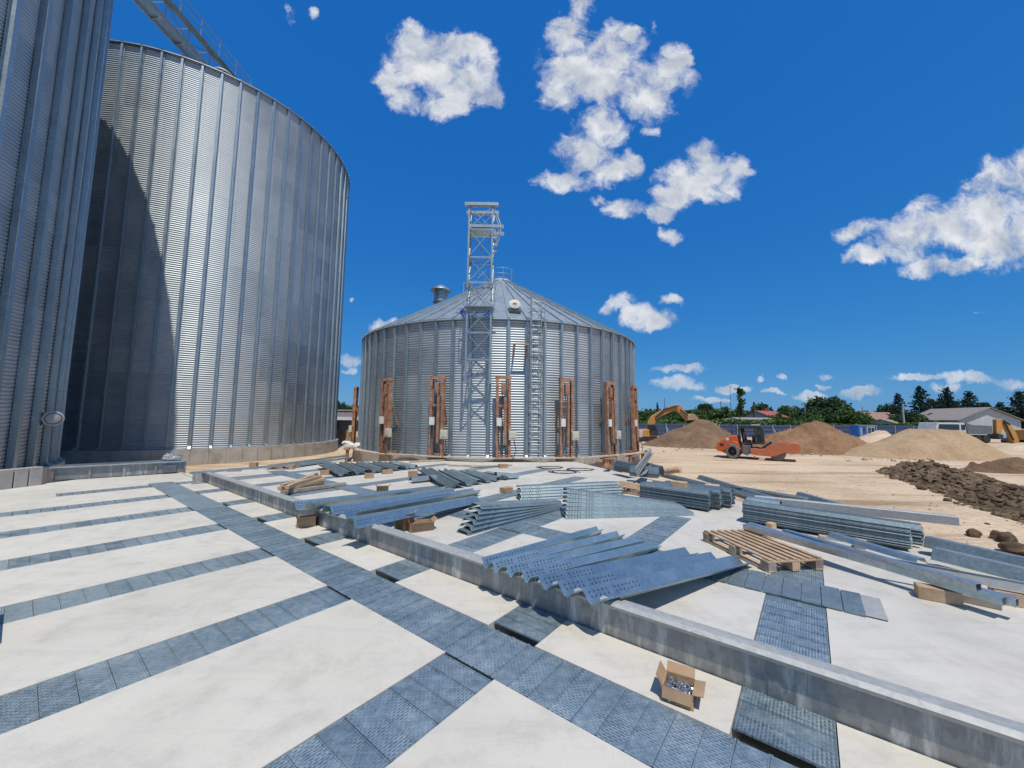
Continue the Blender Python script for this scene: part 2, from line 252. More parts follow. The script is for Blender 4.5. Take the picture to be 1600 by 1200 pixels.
# ------------------------------------------------------------------ mesh helper
from mathutils import noise as mnoise
def mathutils_noise(a, b_, c_, d): return mnoise.noise(Vector((a*6+d, b_*6, c_*6)))
class MB:
    def __init__(s): s.v = []; s.f = []; s.m = []
    def add(s, vs, fs, mi=0):
        o = len(s.v); s.v += [tuple(x) for x in vs]; s.f += [tuple(o+i for i in f) for f in fs]; s.m += [mi]*len(fs); return s
    def box(s, c, size, ax=None, mi=0):
        c = Vector(c); X, Y_, Z = ax if ax else (Vector((1, 0, 0)), Vector((0, 1, 0)), Vector((0, 0, 1)))
        a, b_, d = size[0]/2, size[1]/2, size[2]/2
        vs = [c+X*(a*i)+Y_*(b_*j)+Z*(d*k) for k in (-1, 1) for j in (-1, 1) for i in (-1, 1)]
        return s.add(vs, [(0, 2, 3, 1), (4, 5, 7, 6), (0, 1, 5, 4), (2, 6, 7, 3), (0, 4, 6, 2), (1, 3, 7, 5)], mi)
    def bb(s, x0, x1, y0, y1, z0, z1, mi=0): return s.box(((x0+x1)/2, (y0+y1)/2, (z0+z1)/2), (abs(x1-x0), abs(y1-y0), abs(z1-z0)), None, mi)
    def bar(s, p0, p1, w, h, up=(0, 0, 1), mi=0):      # rectangular bar from p0 to p1
        p0, p1 = Vector(p0), Vector(p1); d = (p1-p0); l = d.length; d = d/l; up = Vector(up)
        sd = d.cross(up)
        if sd.length < 1e-4: sd = d.cross(Vector((1, 0, 0)))
        sd.normalize(); u2 = sd.cross(d)
        return s.box((p0+p1)/2, (l, w, h), (d, sd, u2), mi)
    def prism(s, poly, p0, p1, up=(0, 0, 1), mi=0):    # poly of (side, height)
        p0, p1 = Vector(p0), Vector(p1); d = (p1-p0).normalized(); sd = d.cross(Vector(up)).normalized(); u2 = sd.cross(d); n = len(poly)
        vs = [p+sd*a+u2*h for p in (p0, p1) for a, h in poly]
        fs = [(i, (i+1) % n, n+(i+1) % n, n+i) for i in range(n)]+[tuple(range(n))[::-1], tuple(range(n, 2*n))]
        return s.add(vs, fs, mi)
    def tube(s, pts, r, n=8, mi=0):
        pts = [Vector(p) for p in pts]; rs = r if isinstance(r, (list, tuple)) else [r]*len(pts); vs = []
        for i, p in enumerate(pts):
            d = (pts[min(i+1, len(pts)-1)]-pts[max(i-1, 0)]).normalized()
            a = d.cross(Vector((0, 0, 1)))
            if a.length < 1e-3: a = Vector((1, 0, 0))
            a.normalize(); b_ = d.cross(a)
            vs += [p+(a*math.cos(2*PI*k/n)+b_*math.sin(2*PI*k/n))*rs[i] for k in range(n)]
        fs = [(i*n+k, i*n+(k+1) % n, (i+1)*n+(k+1) % n, (i+1)*n+k) for i in range(len(pts)-1) for k in range(n)]
        fs += [tuple(range(n))[::-1], tuple(range((len(pts)-1)*n, len(pts)*n))]
        return s.add(vs, fs, mi)
    def lathe(s, prof, n=32, c=(0, 0, 0), axis='z', mi=0, caps=True):
        c = Vector(c); vs = []
        for r, z in prof:
            for k in range(n):
                a = 2*PI*k/n; x, y = r*math.cos(a), r*math.sin(a)
                vs.append(c+(Vector((x, y, z)) if axis == 'z' else Vector((x, z, y)) if axis == 'y' else Vector((z, x, y))))
        m = len(prof)
        fs = [(i*n+k, i*n+(k+1) % n, (i+1)*n+(k+1) % n, (i+1)*n+k) for i in range(m-1) for k in range(n)]
        if caps: fs += [tuple(range(n))[::-1], tuple(range((m-1)*n, m*n))]
        return s.add(vs, fs, mi)
    def poly(s, pts, z0, z1, mi=0):
        n = len(pts); vs = [(p[0], p[1], z) for z in (z0, z1) for p in pts]
        return s.add(vs, [(i, (i+1) % n, n+(i+1) % n, n+i) for i in range(n)]+[tuple(range(n))[::-1], tuple(range(n, 2*n))], mi)
    def side(s, pts, y0, y1, mi=0):                    # outline in x/z given thickness along y
        n = len(pts); vs = [(p[0], y, p[1]) for y in (y0, y1) for p in pts]
        return s.add(vs, [(i, (i+1) % n, n+(i+1) % n, n+i) for i in range(n)]+[tuple(range(n))[::-1], tuple(range(n, 2*n))], mi)
    def build(s, name, mats, parent=None, smooth=False, loc=None, rot=None, bevel=0, org=None):
        me = bpy.data.meshes.new(name)
        vs = s.v if org is None else [(x-org[0], y-org[1], z-org[2]) for x, y, z in s.v]
        me.from_pydata(vs, [], s.f)
        for m in (mats if isinstance(mats, (list, tuple)) else [mats]): me.materials.append(m)
        if any(s.m): me.polygons.foreach_set('material_index', s.m)
        import bmesh
        bm = bmesh.new(); bm.from_mesh(me); bmesh.ops.recalc_face_normals(bm, faces=bm.faces)
        if bevel: bmesh.ops.bevel(bm, geom=[e for e in bm.edges if e.is_manifold and e.calc_face_angle(0) > .6], offset=bevel, segments=1, affect='EDGES', clamp_overlap=True)
        bm.to_mesh(me); bm.free()
        if smooth:
            me.polygons.foreach_set('use_smooth', [True]*len(me.polygons))
            if smooth == 'auto': me.set_sharp_from_angle(angle=R_(35))
        o = bpy.data.objects.new(name, me); col.objects.link(o)
        if parent: o.parent = parent
        if loc is not None: o.location = loc
        elif org is not None and parent is None: o.location = org
        if rot is not None: o.rotation_euler = rot
        return o
def tag(o, label=None, cat=None, group=None, kind=None):
    for k, v in (('label', label), ('category', cat), ('group', group), ('kind', kind)):
        if v: o[k] = v
    return o
def thing(name, label, cat, loc=(0, 0, 0), rz=0, group=None):
    o = bpy.data.objects.new(name, None); col.objects.link(o); o.location = loc; o.rotation_euler = (0, 0, rz); o.empty_display_size = .2
    return tag(o, label, cat, group)
def dup(o, loc=None, rz=None, label=None, group=None, scale=None, parent=None):
    c = o.copy(); col.objects.link(c)
    if parent: c.parent = parent
    if loc is not None: c.location = loc
    if rz is not None: c.rotation_euler = (0, 0, rz)
    if scale is not None: c.scale = scale
    if label: c['label'] = label
    if group: c['group'] = group
    for ch in list(o.children): dup(ch, parent=c)
    return c
def clip(poly, bound):                                  # convex clip, bound counter-clockwise
    out = list(poly)
    for i in range(len(bound)):
        a, b_ = bound[i], bound[(i+1) % len(bound)]; inp = out; out = []
        ins = lambda p: (b_[0]-a[0])*(p[1]-a[1])-(b_[1]-a[1])*(p[0]-a[0]) >= 0
        for j in range(len(inp)):
            p, q = inp[j], inp[(j+1) % len(inp)]; ip, iq = ins(p), ins(q)
            if ip: out.append(p)
            if ip != iq:
                dx, dy = q[0]-p[0], q[1]-p[1]; ex, ey = b_[0]-a[0], b_[1]-a[1]
                t = (ex*(a[1]-p[1])-ey*(a[0]-p[0]))/(ex*dy-ey*dx); out.append((p[0]+dx*t, p[1]+dy*t))
        if not out: return []
    return out
def thick(pl, t):                                       # open outline -> closed strip of thickness t
    n = len(pl); off = []
    for i in range(n):
        d0 = Vector(pl[i])-Vector(pl[i-1]) if i else Vector(pl[1])-Vector(pl[0])
        d1 = Vector(pl[i+1])-Vector(pl[i]) if i < n-1 else d0
        n0 = Vector((-d0.y, d0.x)).normalized(); n1 = Vector((-d1.y, d1.x)).normalized(); m = (n0+n1).normalized()
        off.append(tuple(Vector(pl[i])+m*(t/max(.4, m.dot(n0)))))
    return list(pl)+off[::-1]

# ------------------------------------------------------------------ floors
KB, KS, KW = 1.710, 1.7515, .468                        # first cross strip, spacing, width
DU0, DU1 = 2.043, 2.514                                 # main channel of the near slab
EU0, EU1 = 4.74, 5.21                                   # main channel of the far slab
WU = 2.997                                              # steel divider
near_b = [(-8, -6), (WU, -6), (WU, 14.9), (1.14, 15.07), (-.15, 14.32), (-8, 9.8)]
far_b = [(3.02, 14.3), (3.02, -5.1), (6.9, -1.9), (7.8, -1.1), (9.35, .96), (11.3, 3.6), (13.89, 7.51), (12.6, 10.0), (9.58, 12.55), (7.34, 14.21), (5.11, 15.1), (3.79, 14.9)]
near_b = near_b; D_ = -.5
def slab(name, bound, cells, mat):
    mb = MB()
    for (u0, u1, v0, v1, zt) in cells:
        p = clip([(u0, v0), (u1, v0), (u1, v1), (u0, v1)], bound)
        if len(p) > 2: mb.poly([uvw(a, b_)[:2] for a, b_ in p], GZ-.3, zt)
    o = mb.build(name, mat); return tag(o, kind='structure')
strips = [(KB+KS*k, KB+KS*k+KW) for k in range(-3, 7)]
DT = -.28
def rows(vmin, vmax):
    out = []; v = vmin
    for a, b_ in strips: out.append(('slab', v, a)); out.append(('strip', a, b_)); v = b_
    out.append(('slab', v, vmax)); return out
cells = []
DVT = 12.94
for kind, a, b_ in rows(-6, DVT):
    k = round((a-KB)/KS) if kind == 'strip' else None
    l0 = .585 if k == 6 else -6.2
    cells.append((-9, l0, a, b_, 0) if kind == 'strip' else (-9, DU0, a, b_, 0))
    if kind == 'strip': cells.append((l0, DU0, a, b_, DT)); cells.append((DU1, 3.2, a, b_, DT))
    else: cells.append((DU1, 3.2, a, b_, 0))
    cells.append((DU0, DU1, a, b_, DT))
cells.append((-9, 3.2, DVT, 16, 0))
slab('concrete_floor', near_b, cells, M['concrete'])
ends = {-3: 5.2, -2: 5.2, -1: 6.25, 0: 7.35, 1: 8.9, 2: 10.4, 3: 11.3, 4: 10.9, 5: 9.9, 6: 8.7}
cells = []
for kind, a, b_ in rows(-6, 13.2):
    k = round((a-KB)/KS) if kind == 'strip' else None
    dz = 0 if b_ < -.45 else DT
    if kind == 'strip' and k >= -1:
        cells += [(3.0, EU0, a, b_, DT), (EU1, ends[k], a, b_, DT), (ends[k], 20, a, b_, 0)]
    else: cells += [(3.0, EU0, a, b_, 0), (EU1, 20, a, b_, 0)]
    if a < -.42 < b_: cells += [(EU0, EU1, a, -.42, 0), (EU0, EU1, -.42, b_, DT)]
    else: cells.append((EU0, EU1, a, b_, dz))
cells.append((3.0, 20, 13.2, 16, 0))
slab('concrete_pavement', far_b, cells, M['concrete2'])

# ground sheet
gb = MB(); S_ = 900
gb.add([(-S_, -60, GZ), (S_, -60, GZ), (S_, S_, GZ), (-S_, S_, GZ)], [(0, 1, 2, 3)])
tag(gb.build('ground', M['yard']), kind='structure')
vb = MB(); vb.add([(-500, 66, GZ+.06), (600, 66, GZ+.06), (600, 800, GZ+.08), (-500, 800, GZ+.08)], [(0, 1, 2, 3)])
tag(vb.build('grass_verge', M['grass']), kind='structure')

# ------------------------------------------------------------------ grate panels
PW = .152
pm = MB()
def panel_mb(w, l):
    m = MB(); m.bb(-w/2+.0016, w/2-.0016, -l/2+.006, l/2-.006, -.012, -.004)
    m.bb(-w/2+.0016, -w/2+.010, -l/2+.006, l/2-.006, -.004, .0015); m.bb(w/2-.010, w/2-.0016, -l/2+.006, l/2-.006, -.004, .0015)
    return m
proto_mesh = panel_mb(PW, KW).build('grate_panel', M['grate']); pmesh = proto_mesh.data; bpy.data.objects.remove(proto_mesh)
cand = []
names = {-1: 'nearest', 0: 'second', 1: 'third', 2: 'fourth', 3: 'fifth', 4: 'sixth', 5: 'seventh', 6: 'farthest'}
def run(u0, u1, vc, lab, group, n=None):                # a cross strip, panels along u
    n = n or round((u1-u0)/PW); w = (u1-u0)/n
    for i in range(n): cand.append((uvw(u0+w*(i+.5), vc), GA, lab, group, w/PW))
for k in range(-1, 7):
    vc = KB+KS*k+KW/2; nm = names[k]
    l0 = .585 if k == 6 else (  .04 if k == 1 else -.5 if k < 3 else -1.6)
    n = int((DU0-.02-l0)/PW); run(DU0-.02-n*PW, DU0-.02, vc, 'perforated steel floor panel in the %s of the cross strips left of the long channel' % nm, 'grate panels of the near slab cross strips')
    gap = .07 if k in (-1, 0, 1, 2, 3, 4) else .01
    run(DU1+gap, WU-.005, vc, 'perforated steel panel in the %s short strip between long channel and steel divider' % nm, 'grate panels beside the steel divider', 3)
    if k == -1: n = 12; run(EU0-.02-n*PW, EU0-.02, vc, 'perforated steel panel in the strip below the pallet, far side of the divider', 'grate panels of the far slab')
    else: n = int((EU0-3.12)/PW); run(EU0-.02-n*PW, EU0-.02, vc, 'perforated steel panel of the far slab in its %s strip next to the divider' % nm, 'grate panels of the far slab')
    n = int((ends[k]-EU1)/PW); run(EU1+.01, ends[k], vc, 'perforated steel panel of the far slab in its %s strip beyond the cross channel' % nm, 'grate panels of the far slab')
v = -2.5
while v < DVT-PW: cand.append((uvw((DU0+DU1)/2, v+PW/2), GA+PI/2, 'perforated steel panel lying in the long main channel of the near slab', 'grate panels of the main channel', 1.)); v += PW
v = -.40
while v < 13: cand.append((uvw((EU0+EU1)/2, v+PW/2, .004), GA+PI/2, 'steel panel of the far slab main channel running under the beam stacks', 'grate panels of the far slab', 1.)); v += PW
def inframe(p):
    y = math.cos(PIT)*p.y+math.sin(PIT)*(p.z-H)
    if y < .5: return False
    x = p.x/y*F; yy = (-math.sin(PIT)*p.y+math.cos(PIT)*(p.z-H))/y*F
    return abs(x) < 900 and abs(yy) < 730
cand = [c for c in cand if inframe(c[0])]
cand.sort(key=lambda c: c[0].length)
rest = MB()
for i, (p, a, lab, grp, wsc) in enumerate(cand):
    if i < 296:
        o = bpy.data.objects.new('grate_panel', pmesh); col.objects.link(o); o.location = (p.x, p.y, p.z+random.uniform(-.002, .001)); o.rotation_euler = (0, 0, a+random.uniform(-.004, .004)); o.scale = (wsc, 1, 1)
        tag(o, lab, 'floor grate', grp)
    else:
        d = Vector((math.cos(a), math.sin(a), 0)); e = Vector((-d.y, d.x, 0)); rest.box(p+Vector((0, 0, -.015)), (PW-.008, KW-.012, .026), (d, e, Vector((0, 0, 1))))
tag(rest.build('far_grate_panels', M['grate']), 'far rows of perforated steel panels in the far slab channels', 'floor grates', None, 'stuff')
# edge plates of the open gaps
def one(name, mb, mat, label, cat, group=None, **kw): return tag(mb.build(name, mat, **kw), label, cat, group)
mb = MB(); p0, p1 = uvw(4.70, -.46, .012), uvw(5.22, -.46, .012)
one('cover_plate', MB().box(uvw(4.98, -.375, .012), (.52, .16, .006), (U, V, Vector((0, 0, 1)))), M['lip'], 'bright smooth plate closing the end of the far slab channel', 'plate')
tx = MB()
for i in range(13): tx.box(uvw(4.98, -.24+PW*1.02*i, .011+.003*(i % 2)), (.56, PW-.006, .012), (U, V, Vector((0, 0, 1))))
one('cover_strip', tx, M['bundle'], 'row of blue grey channel covers laid across the strip below the pallet', 'cover strip')

# ------------------------------------------------------------------ steel divider wall
Zv = Vector((0, 0, 1))
dv = thing('steel_divider', 'long low galvanised wall with bright rolled lip between the two slabs', 'divider', uvw(WU, 4))
o3 = uvw(WU, 4)
V0, V1 = -5.0, 12.42
mb = MB(); mb.box(uvw(WU+.016, (V0+V1)/2, .11), (.006, V1-V0, .25), (U, V, Zv)); mb.box(uvw(WU+.05, (V0+V1)/2, .10), (.012, V1-V0, .2), (U, V, Zv))
mb.build('face_plate', M['plate'], dv, org=o3)
mb = MB()
lipp = thick([(0, -.028), (-.012, -.004), (.012, .014), (.055, .016), (.07, -.004), (.145, -.008), (.15, -.03)], .005)
mb.prism([(a, b_) for a, b_ in lipp], uvw(WU-.012, V0, .250), uvw(WU-.012, V1, .250))
mb.build('top_lip', M['lip'], dv, org=o3)
for vv in [-1.2, .25, 1.7, 3.1, 4.6, 6.0, 7.5, 9., 10.5]: MB().box(uvw(WU+.0105, vv, .11), (.006, .07, .245), (U, V, Zv)).build('joint_strip', M['plate'], dv, org=o3)
one('concrete_block', MB().box(uvw(3.05, 12.62, -.02), (.34, .36, .52), (U, V, Zv)), M['precast'], 'grey concrete block closing the far end of the steel divider', 'block', bevel=.012)
one('steel_bar', MB().box(uvw(3.75, 12.0, .285), (2.2, .12, .05), (U, V, Zv)), M['galv'], 'flat steel bar laid across the far end of the divider', 'bar')

# ------------------------------------------------------------------ silos
RS = 7.95; PITCH = .105; AMP = .0125; NST = 64
def wall_mesh(h):
    n = 128; rows_ = int(h/PITCH*6); z = np.linspace(0, h, rows_+1); r = RS+AMP*np.sin(2*PI*z/PITCH)
    a = np.linspace(0, 2*PI, n, endpoint=False)
    vs = np.stack([np.outer(r, np.cos(a)), np.outer(r, np.sin(a)), np.repeat(z[:, None], n, 1)], 2).reshape(-1, 3)
    i = np.arange(rows_)[:, None]*n; k = np.arange(n)[None]; k2 = (k+1) % n
    fs = np.stack([i+k, i+k2, i+n+k2, i+n+k], 2).reshape(-1, 4)
    me = bpy.data.meshes.new('wall'); me.vertices.add(len(vs)); me.vertices.foreach_set('co', vs.ravel()); me.loops.add(fs.size); me.loops.foreach_set('vertex_index', fs.ravel())
    me.polygons.add(len(fs)); me.polygons.foreach_set('loop_start', np.arange(0, fs.size, 4)); me.polygons.foreach_set('use_smooth', np.ones(len(fs), bool))
    me.update(calc_edges=True); me.validate(); me.materials.append(M['sheet']); return me
def link(name, me, parent, rz=0, loc=(0, 0, 0)):
    o = bpy.data.objects.new(name, me); col.objects.link(o); o.parent = parent; o.rotation_euler = (0, 0, rz); o.location = loc; return o
cache = {}
def silo(label, c, zb, h, rise, phase, stw=.17, std=.095):
    s = thing('grain_silo', label, 'silo', (c[0], c[1], zb))
    if ('w', h) not in cache: cache['w', h] = wall_mesh(h)
    link('wall', cache['w', h], s)
    key = ('s', h, stw)
    if key not in cache:
        mb = MB(); pr = [(-stw/2, 0), (-stw/2, .012), (-stw*.32, .014), (-stw*.26, std), (stw*.26, std), (stw*.32, .014), (stw/2, .012), (stw/2, 0)]
        zz = 0; k = 0
        while zz < h-.2:                               # lengths of stiffener butted one over the other
            z1 = min(h-.015, zz+2.3); g = .0 if k % 2 else .004
            vs = [(RS+.014+b_+g, -a, z) for z in (zz, z1) for a, b_ in pr]; n = len(pr)
            mb.add(vs, [(i, (i+1) % n, n+(i+1) % n, n+i) for i in range(n)]+[tuple(range(n))[::-1], tuple(range(n, 2*n))]); zz = z1+.006; k += 1
        mb.add([(RS+.09, -stw*.3, .012), (RS+.20, -stw*.3, .012), (RS+.09, -stw*.3, .16), (RS+.09, stw*.3, .012), (RS+.20, stw*.3, .012), (RS+.09, stw*.3, .16)], [(0, 1, 2), (3, 5, 4), (0, 3, 4, 1), (1, 4, 5, 2), (0, 2, 5, 3)])
        t = mb.build('stiffener', M['stiff']); cache[key] = t.data; bpy.data.objects.remove(t)
    for i in range(NST): link('stiffener', cache[key], s, phase+2*PI*i/NST)
    key = ('r', h, rise)
    if key not in cache:
        mb = MB(); n = NST; rt = .62; ze = h+.005
        vs = []; ro = RS+.14
        sl = rise/(RS-rt)
        for rr in (ro, RS*.62, RS*.3, rt): vs += [(rr*math.cos(2*PI*k/n), rr*math.sin(2*PI*k/n), ze+(RS-rr)*sl) for k in range(n)]
        fs = [(i*n+k, i*n+(k+1) % n, (i+1)*n+(k+1) % n, (i+1)*n+k) for i in range(3) for k in range(n)]
        vs += [(x, y, z-.03) for x, y, z in vs[:n]]; o_ = 4*n; fs += [(k, o_+k, o_+(k+1) % n, (k+1) % n) for k in range(n)]
        mb.add(vs, fs)
        for k in range(0, n):                          # standing seams
            a = 2*PI*k/n; ca, sa = math.cos(a), math.sin(a)
            rt2 = rt if k % 2 == 0 else RS*.3; mb.bar((ro*ca, ro*sa, ze+(RS-ro)*sl+.025), (rt2*ca, rt2*sa, ze+(RS-rt2)*sl+.025), .07, .09, (0, 0, 1), 1)
        mb.lathe([(RS+.03, h-.05), (RS+.06, h-.05), (RS+.06, h+.0), (RS+.03, h+.0)], 96)
        t = mb.build('roof', [M['roof'], M['stiff']]); cache[key] = t.data; bpy.data.objects.remove(t)
    link('roof', cache[key], s, phase)
    key = ('f', zb)
    if key not in cache:
        mb = MB(); n = 76; r0, r1 = RS-.4, RS+.27
        for k in range(n):
            a0, a1 = 2*PI*k/n+.0022, 2*PI*(k+1)/n-.0022; q = [(r*math.cos(a), r*math.sin(a)) for r, a in ((r0, a0), (r1, a0), (r1, a1), (r0, a1))]
            mb.poly(q, GZ-zb-.2, -.003)
        mb.lathe([(RS-.3, GZ-zb), (r1-.03, GZ-zb), (r1-.03, -.02), (RS-.3, -.02)], 76, caps=False)
        t = mb.build('foundation', M['precast']); cache[key] = t.data; bpy.data.objects.remove(t)
    link('foundation', cache[key], s)
    return s
SC = (-.782, 23.65); MC = (-20.03, 24.52); NC = (-20.74, 7.12); ZB = .10
# phase so that a stiffener faces where the photo shows one
ph = lambda c, px, py: math.atan2(hit(px, py, c, RS).y-c[1], hit(px, py, c, RS).x-c[0])
SH = 5.84; MH = 19.3
small = silo('small silo with conical roof, lifting frames standing around its wall', SC, ZB, SH, 4.35, ph(SC, 794, 560))
mid = silo('tall corrugated silo with curved shadow across its wall, left of the small silo', MC, ZB, MH, 4.4, ph(MC, 352, 420))
near = silo('nearest tall silo cut off by the left picture edge, round manhole open', NC, ZB, MH, 4.4, .03, .24, .12)

def on_wall(c, px, py, r=RS):                           # angle, height on a silo wall
    p = hit(px, py, c, r); return math.atan2(p.y-c[1], p.x-c[0]), p.z
def polar(c, r, a, z): return Vector((c[0]+r*math.cos(a), c[1]+r*math.sin(a), z))
def lp(r, a, z): return Vector((r*math.cos(a), r*math.sin(a), z))   # local to a silo
# ladder with hoops on the small silo
a, _ = on_wall(SC, 835, 600); mb = MB(); rad = lp(1, a, 0); tan = Vector((-rad.y, rad.x, 0))
la = rad*(RS+.24)
for s_ in (-.21, .21): mb.bar(la+tan*s_+Vector((0, 0, .1)), la+tan*s_+Vector((0, 0, SH+.95)), .05, .05, rad)
z = .3
while z < SH+.9: mb.tube([la-tan*.21+Zv*z, la+tan*.21+Zv*z], .018, 6); z += .26
for z in np.arange(.6, SH, 1.15):
    for s_ in (-.21, .21): mb.bar(rad*(RS+.01)+tan*s_+Zv*z, la+tan*s_+Zv*z, .04, .04)
mb.build('ladder', M['tower'], small)
mb = MB()
for z in np.arange(2.3, SH+.9, .62): mb.tube([la+rad*(.36*math.sin(t))+tan*(.36*math.cos(t))+Zv*z for t in np.linspace(0, PI, 9)], .014, 5)
for t in (.5, 1.57, 2.6): mb.bar(la+rad*(.36*math.sin(t))+tan*(.36*math.cos(t))+Zv*2.3, la+rad*(.36*math.sin(t))+tan*(.36*math.cos(t))+Zv*(SH+.8), .03, .012, rad)
mb.build('ladder_cage', M['tower'], small)
def roofp(a, r, dz=0): return lp(r, a, SH+.005+(RS-r)*4.35/(RS-.62)+dz)
a, _ = on_wall(SC, 806, 560); hp = roofp(a, RS-.8, 0); rad = lp(1, a, 0); tan = Vector((-rad.y, rad.x, 0)); nrm = (rad*.5+Zv*.87).normalized()
mb = MB()
mb.box(hp+nrm*.08, (.55, .45, .12), (tan, nrm.cross(tan), nrm)); mb.build('hatch_frame', M['grey'], small)
mb = MB(); cpt = hp+nrm*.12+Zv*.2+rad*.08; face = (rad*.9+Zv*.3).normalized(); e1 = tan; e2 = face.cross(tan)
n = 28; vs = [cpt+(e1*math.cos(2*PI*k/n)*.26+e2*math.sin(2*PI*k/n)*.23)+face*d for d in (0, .05) for k in range(n)]+[cpt+face*.09]
mb.add(vs, [(k, (k+1) % n, n+(k+1) % n, n+k) for k in range(n)]+[tuple(range(n))[::-1]]+[(n+k, n+(k+1) % n, 2*n) for k in range(n)])
mb.build('roof_hatch', M['cream'], small); q_ = MB(); disc_c = cpt+face*.06; q_.box(cpt+face*.1, (.16, .05, .02), (e1, e2, face)); q_.build('hatch_handle', M['rust'], small)
# mushroom vent at the left of the roof
def vent(parent, p, s_=1.):
    mb = MB(); mb.lathe([(.38*s_, -.5), (.38*s_, .55*s_), (.43*s_, .56*s_), (.43*s_, .6*s_), (.36*s_, .62*s_), (.36*s_, .95*s_)], 24, p); mb.lathe([(.40*s_, .1*s_), (.46*s_, .1*s_), (.46*s_, .14*s_), (.40*s_, .14*s_)], 24, p)
    mb.lathe([(.40*s_, .84*s_), (.60*s_, .80*s_), (.62*s_, .83*s_), (.54*s_, .95*s_), (.38*s_, 1.06*s_), (.18*s_, 1.13*s_), (.1*s_, 1.2*s_), (.04*s_, 1.22*s_)], 28, p)
    return mb.build('roof_vent', M['stiff'], parent, smooth='auto')
d = ray(688, 478); tt = 22.5/d.y; vp = d*tt+Vector((0, 0, H)); va = math.atan2(vp.y-SC[1], vp.x-SC[0]); vr = math.hypot(vp.x-SC[0], vp.y-SC[1])
vent(small, roofp(va, vr, .12), 1.0)
mb = MB(); zt_ = SH+4.35
mb.lathe([(.62, zt_-.06), (.70, zt_-.06), (.70, zt_+.06), (.55, zt_+.16), (.2, zt_+.2)], 32, (0, 0, 0)); mb.build('roof_collar', M['white'], small, smooth='auto')
mb = MB()
for k in range(8): aa = 2*PI*k/8+.2; mb.tube([lp(.8, aa, zt_), lp(.8, aa, zt_+.75)], .02, 6)
for zz in (.4, .75): mb.tube([lp(.8, t, zt_+zz) for t in np.linspace(0, 2*PI, 25)], .018, 5)
mb.build('roof_railing', M['tower'], small)
mb = MB()
for aa in np.arange(0, 2*PI, 2*PI/14): mb.box(roofp(aa, RS*.55, .12), (.5, .5, .22), (lp(1, aa, 0), Vector((-math.sin(aa), math.cos(aa), 0)), Zv))
a, z0 = on_wall(SC, 812, 541); mb = MB(); rad = lp(1, a, 0); tan = Vector((-rad.y, rad.x, 0)); z0 -= ZB
mb.bar(rad*(RS+.02)-tan*.26+Zv*z0, rad*(RS+.5)-tan*.26+Zv*z0, .05, .05); mb.bar(rad*(RS+.02)+tan*.26+Zv*z0, rad*(RS+.5)+tan*.26+Zv*z0, .05, .05)
mb.bar(rad*(RS+.48)-tan*.3+Zv*z0, rad*(RS+.48)+tan*.3+Zv*z0, .05, .05)
for s_ in (-.26, .26): mb.bar(rad*(RS+.03)+tan*s_+Zv*(z0-.5), rad*(RS+.46)+tan*s_+Zv*z0, .04, .04)
mb.build('wall_bracket', M['rust'], small)
# cables/plates on the middle and near silos
vm = Vector((0, 0, 0))
d = ray(343, 112); pv = d*(22.0/d.y)+Vector((0, 0, H)); va = math.atan2(pv.y-MC[1], pv.x-MC[0]); vr = min(RS-.6, math.hypot(pv.x-MC[0], pv.y-MC[1]))
vent(mid, lp(RS-.9, on_wall(MC, 340, 200)[0], MH-.25), .85)
# manhole of the near silo
a, z0 = on_wall(NC, 55, 654); z0 -= ZB; rad = lp(1, a, 0); tan = Vector((-rad.y, rad.x, 0)); mp_ = rad*(RS+.02)+Zv*z0
def disc(mb, c, nx, r0, r1, t, n=32, rin=None):
    nx = nx.normalized(); e1 = nx.cross(Zv).normalized(); e2 = e1.cross(nx)
    cv = lambda r, d, k: c+e1*(r*math.cos(2*PI*k/n))+e2*(r*math.sin(2*PI*k/n))+nx*d
    rin = rin or 0
    if rin:
        vs = [cv(r, d, k) for r, d in ((rin, 0), (r1, 0), (r1, t), (rin, t)) for k in range(n)]
        mb.add(vs, [(i*n+k, i*n+(k+1) % n, ((i+1) % 4)*n+(k+1) % n, ((i+1) % 4)*n+k) for i in range(4) for k in range(n)])
    else:
        vs = [cv(r, d, k) for r, d in ((r1, 0), (r1, t), (r0, t*1.6)) for k in range(n)]
        mb.add(vs, [(i*n+k, i*n+(k+1) % n, (i+1)*n+(k+1) % n, (i+1)*n+k) for i in range(2) for k in range(n)]+[tuple(range(n))[::-1], tuple(range(2*n, 3*n))])
mb = MB(); disc(mb, mp_, rad, 0, .245, .10, rin=.205); mb.build('manhole_ring', M['galv'], near)
mb = MB(); disc(mb, mp_+rad*.02, rad, .1, .20, .04); mb.build('manhole_opening', M['hole'], near)
dc = W(83, 654, hit(83, 654, NC, RS+.45).y if False else (NC[1]+mp_.y+.22))-Vector((NC[0], NC[1], ZB))
mb = MB(); fd = (Vector((0, 0, H))-Vector((NC[0], NC[1], ZB))-dc); fd.z = 0; fd = (fd.normalized()+Vector((.35, -.1, 0))).normalized()
disc(mb, dc, fd, .17, .225, .03); disc(mb, dc+fd*.048, fd, .05, .12, .02)
mb.bar(dc-fd*.03, mp_+rad*.1, .04, .04); dr_ = mb.build('manhole_door', M['lip'], near); mb = MB(); disc(mb, dc+fd*.046, fd, 0, .175, .006, rin=.155); mb.build('dark_groove_ring', M['charcoal'], dr_)  # dark ring added for contrast, groove shade put into its colour

